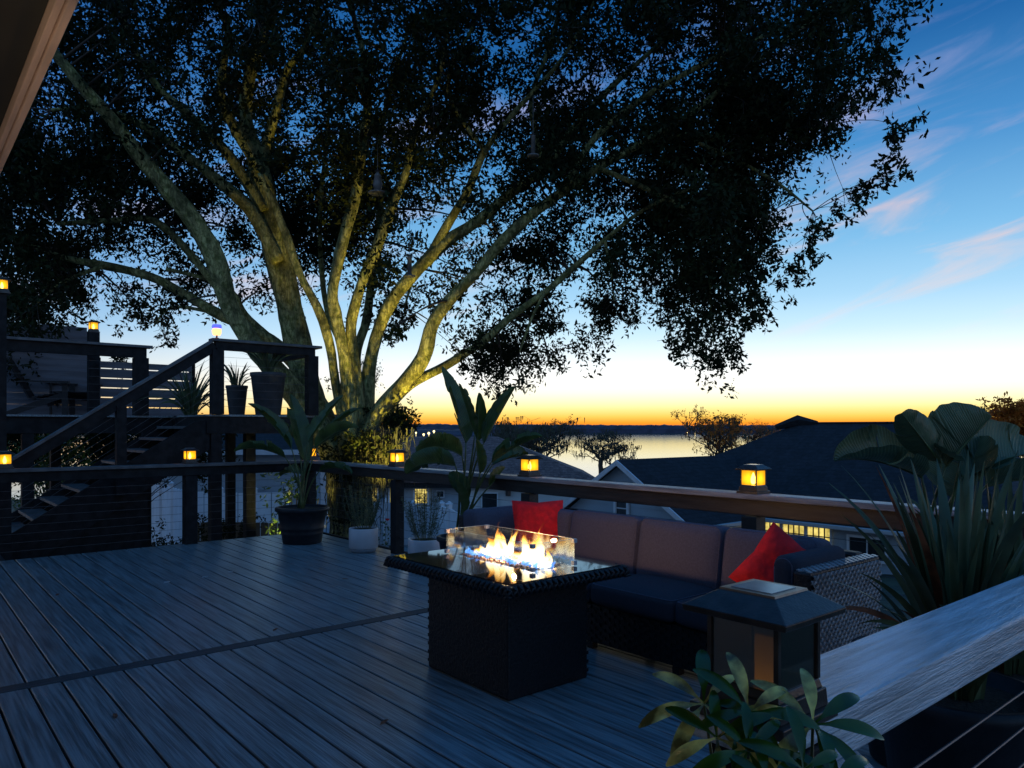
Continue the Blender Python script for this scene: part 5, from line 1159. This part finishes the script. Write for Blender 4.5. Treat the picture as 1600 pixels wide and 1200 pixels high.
# ================================================================ FENCES
def panel_fence(name, label, pts, ht, mat, step, gap=.012, cat='fence', post=True, th=.04):
    t = thing(name, pts[0], label, cat)
    for a, c_ in zip(pts, pts[1:]):
        d = (c_ - a); n_ = max(1, int(Vector((d.x, d.y, 0)).length / step)); o = Vector((d.x, d.y, 0)).normalized(); nn_ = Vector((-o.y, o.x, 0)) * th / 2
        for i in range(n_):
            p0_ = a + d * i / n_ + o * gap; p1_ = a + d * (i + 1) / n_ - o * gap; z0_, z1_ = min(p0_.z, p1_.z) - ht, (p0_.z + p1_.z) / 2
            b = MB(); b.prism([Vector((v.x, v.y, z0_)) for v in (p0_ - nn_, p1_ - nn_, p1_ + nn_, p0_ + nn_)], [Vector((v.x, v.y, z1_)) for v in (p0_ - nn_, p1_ - nn_, p1_ + nn_, p0_ + nn_)]); obj('fence_board', b, mat, t)
    if post:
        for a in pts:
            b = MB(); b.cbox((a.x, a.y, a.z - ht / 2 + .06), (.13, .13, ht + .12)); b.prism([(a.x - .09, a.y - .09, a.z + .12), (a.x + .09, a.y - .09, a.z + .12), (a.x + .09, a.y + .09, a.z + .12), (a.x - .09, a.y + .09, a.z + .12)], [(a.x - .02, a.y - .02, a.z + .2), (a.x + .02, a.y - .02, a.z + .2), (a.x + .02, a.y + .02, a.z + .2), (a.x - .02, a.y + .02, a.z + .2)]); obj('fence_post', b, mat, t)
    return t
panel_fence('vinyl_fence', 'bright white vinyl fence seen between the left deck posts', [P(226, 752, 17), P(248, 757, 19), P(266, 762, 20.5), P(292, 768, 23), P(345, 770, 23.4), P(398, 770, 23.8), P(450, 769, 24)], 1.85, m_vinyl, .42)
panel_fence('vinyl_fence', 'pale vinyl fence stepping down below the brown roofed house', [P(560, 783, 29), P(600, 785, 28.5), P(645, 790, 28), P(690, 796, 26)], 1.8, m_vinyl, .6)
panel_fence('vinyl_fence', 'white vinyl fence corner seen just left of the tall paddle plant', [P(690, 792, 24), P(702, 794, 22), P(735, 812, 20), P(790, 822, 19)], 1.8, m_vinyl, .5)
panel_fence('picket_fence', 'old brown board fence low under the white fence', [P(285, 818, 15.2), P(340, 815, 15.4), P(420, 817, 15.6), P(500, 820, 15.8)], 1.4, m_fencewood, .16, .006, 'fence', False, .02)

# ================================================================ DISTANT LIGHTS
m_town = emis('town_light', (1.0, .80, .35), 3); m_townb = emis('blue_town_light', (.12, .25, 1.0), 3)
for i, (px, py, s, d, mm_) in enumerate([(650, 676, 1.6, 560, m_town), (662, 679, 2.0, 560, m_town), (670, 677, 2.2, 560, m_town), (678, 674, 2.0, 565, m_town), (643, 681, 1.3, 540, m_town), (686, 680, 1.2, 570, m_town), (694, 682, .9, 570, m_town),
     (608, 684, .5, 150, m_town), (646, 684, 1.4, 540, m_townb), (655, 685, 1.2, 540, m_townb), (1086, 674, 2.6, 1330, m_town), (1074, 676, 1.4, 1330, m_town), (728, 681, .9, 600, m_town), (706, 683, .8, 575, m_town)]):
    p_ = P(px, py, d); b = MB()
    s *= .42; b.lathe([(s * math.cos(a_), s * math.sin(a_)) for a_ in (-1.4, -.8, 0, .8, 1.4)], p_, 10)
    b.tube([p_ - Vector((0, 0, 1.2 * s + 3)), p_ - Vector((0, 0, .4 * s))], .12, 4)
    o = obj('shore_lamp', b, mm_, loc=p_)
    lb = ('larger left' if i == 8 else 'smaller right') + ' blue light low on the far shore by the town' if mm_ is m_townb else 'brightest white light alone across the lake, right of the cypress' if i == 10 else 'small light beside the brightest one across the lake' if i == 11 else 'yellow light near the small bushy tree by the trunk fork' if i == 7 else '%s yellow town light of the cluster on the left far shore' % {4: 'leftmost', 0: 'second from left', 1: 'third from left', 2: 'largest middle', 3: 'upper middle', 5: 'fourth from right', 6: 'third from right', 13: 'second from right', 12: 'rightmost'}[i]
    tag(o, lb, 'light', None if i in (7, 10, 11) else ('blue lights on the far shore' if mm_ is m_townb else 'yellow town lights on the far shore'))

# ================================================================ ASSUMED AND ADDED LANDSCAPE AND WALL LIGHTS
def spot(loc, target, e, size, label, col=(1, .80, .30), blend=.7):
    loc = Vector(loc); dv = (Vector(target) - loc).normalized(); t = thing('added_spotlight', loc, label, 'spotlight')
    b = MB(); b.tube([loc - dv * .16, loc - dv * .03], [.045, .05], 12); b.tube([loc - dv * .08, loc - dv * .08 - Vector((0, 0, .5))], .012, 6); obj('housing', b, m_lampmetal, t)
    ld = bpy.data.lights.new('spot_beam', 'SPOT'); ld.energy = e; ld.color = col; ld.spot_size = rad(size); ld.spot_blend = blend; ld.shadow_soft_size = .05
    o = bpy.data.objects.new('spot_beam', ld); COL.objects.link(o); o.parent = t; o.rotation_euler = dv.to_track_quat('-Z', 'Y').to_euler()
spot(P(612, 850, 11.8), P(588, 440, 13.4), 1050, 52, 'assumed small dark spotlight at the foot of the tree aimed at its limbs', (1, .72, .10), .9)  # assumed fixture, inferred from the yellow light on the trunk and limbs
spot(P(505, 842, 12.9), P(430, 430, 13.6), 30, 60, 'assumed small dark spotlight beside the landing aimed up the left limbs', (1, .76, .28))  # second assumed fixture, added for the dim light on the left limbs
spot(P(432, 872, 11.2), P(458, 790, 11.7), 34, 110, 'assumed little spotlight under the bright shrub behind the big pot', (1, .85, .25))  # assumed fixture, added to light the glowing shrub
def assumed_sconce(loc, e, label):
    t = thing('assumed_wall_sconce', loc, label, 'assumed wall lamp'); x, y, z = loc
    b = MB(); b.box((x - .07, y - .06, z - .1), (x - .05, y + .06, z + .14)); b.lathe([(.03, .16), (.075, .13), (.08, .12), (.01, .12)], loc, 16); obj('bracket', b, m_lampmetal, t)
    b = MB(); b.lathe([(.04, -.10), (.055, -.04), (.055, .08), (.04, .115)], loc, 16); obj('shade', b, emis('assumed_sconce_shade', (1, .62, .30), e), t)
assumed_sconce((-.86, 5.3, 2.0), 9, 'assumed unseen warm wall lamp on the house wall beside the left boards')  # lamp out of view, assumed from the warm boards and lit eave
assumed_sconce((-.86, .2, 2.0), 9, 'assumed unseen warm wall lamp on the house wall behind the viewpoint')  # added lamp, unseen, assumed from warm highlights on the umbrella plant
spot((-.78, 1.2, 1.3), (.47, 3.7, 2.98), 70, 30, 'added unseen spotlight that brightens the cream fascia of the eave', (1, .68, .42))  # added lamp, out of view, only to brighten the fascia

rl_ = random.Random(4)
for i, (px, py, w_) in enumerate(((180, 1120, 'nearest the camera at lower left'), (430, 985, 'beside the divider board left of the fire table'), (540, 905, 'between the small white pot and the fire table'), (90, 930, 'on the left boards below the stairs'), (600, 1130, 'in front of the fire table base'))):
    q = P(px, py, H * FOC / (py - 669)); a = rl_.uniform(0, 6.28); f = Vector((math.cos(a), math.sin(a), 0)); g_ = Vector((-f.y, f.x, 0)); b = MB()
    up = Vector((0, 0, .003)); vs = [q - f * .035 + up, q - f * .01 + g_ * .012 + up * 3, q + f * .02 + g_ * .010 + up * 3.4, q + f * .04 + up * 2, q + f * .02 - g_ * .010 + up * 3, q - f * .01 - g_ * .012 + up * 2]
    b.add(vs, [(0, 1, 2, 3), (0, 3, 4, 5)]); tag(obj('fallen_leaf', b, m_swordr, loc=q), 'dry brown fallen leaf ' + w_, 'leaf')
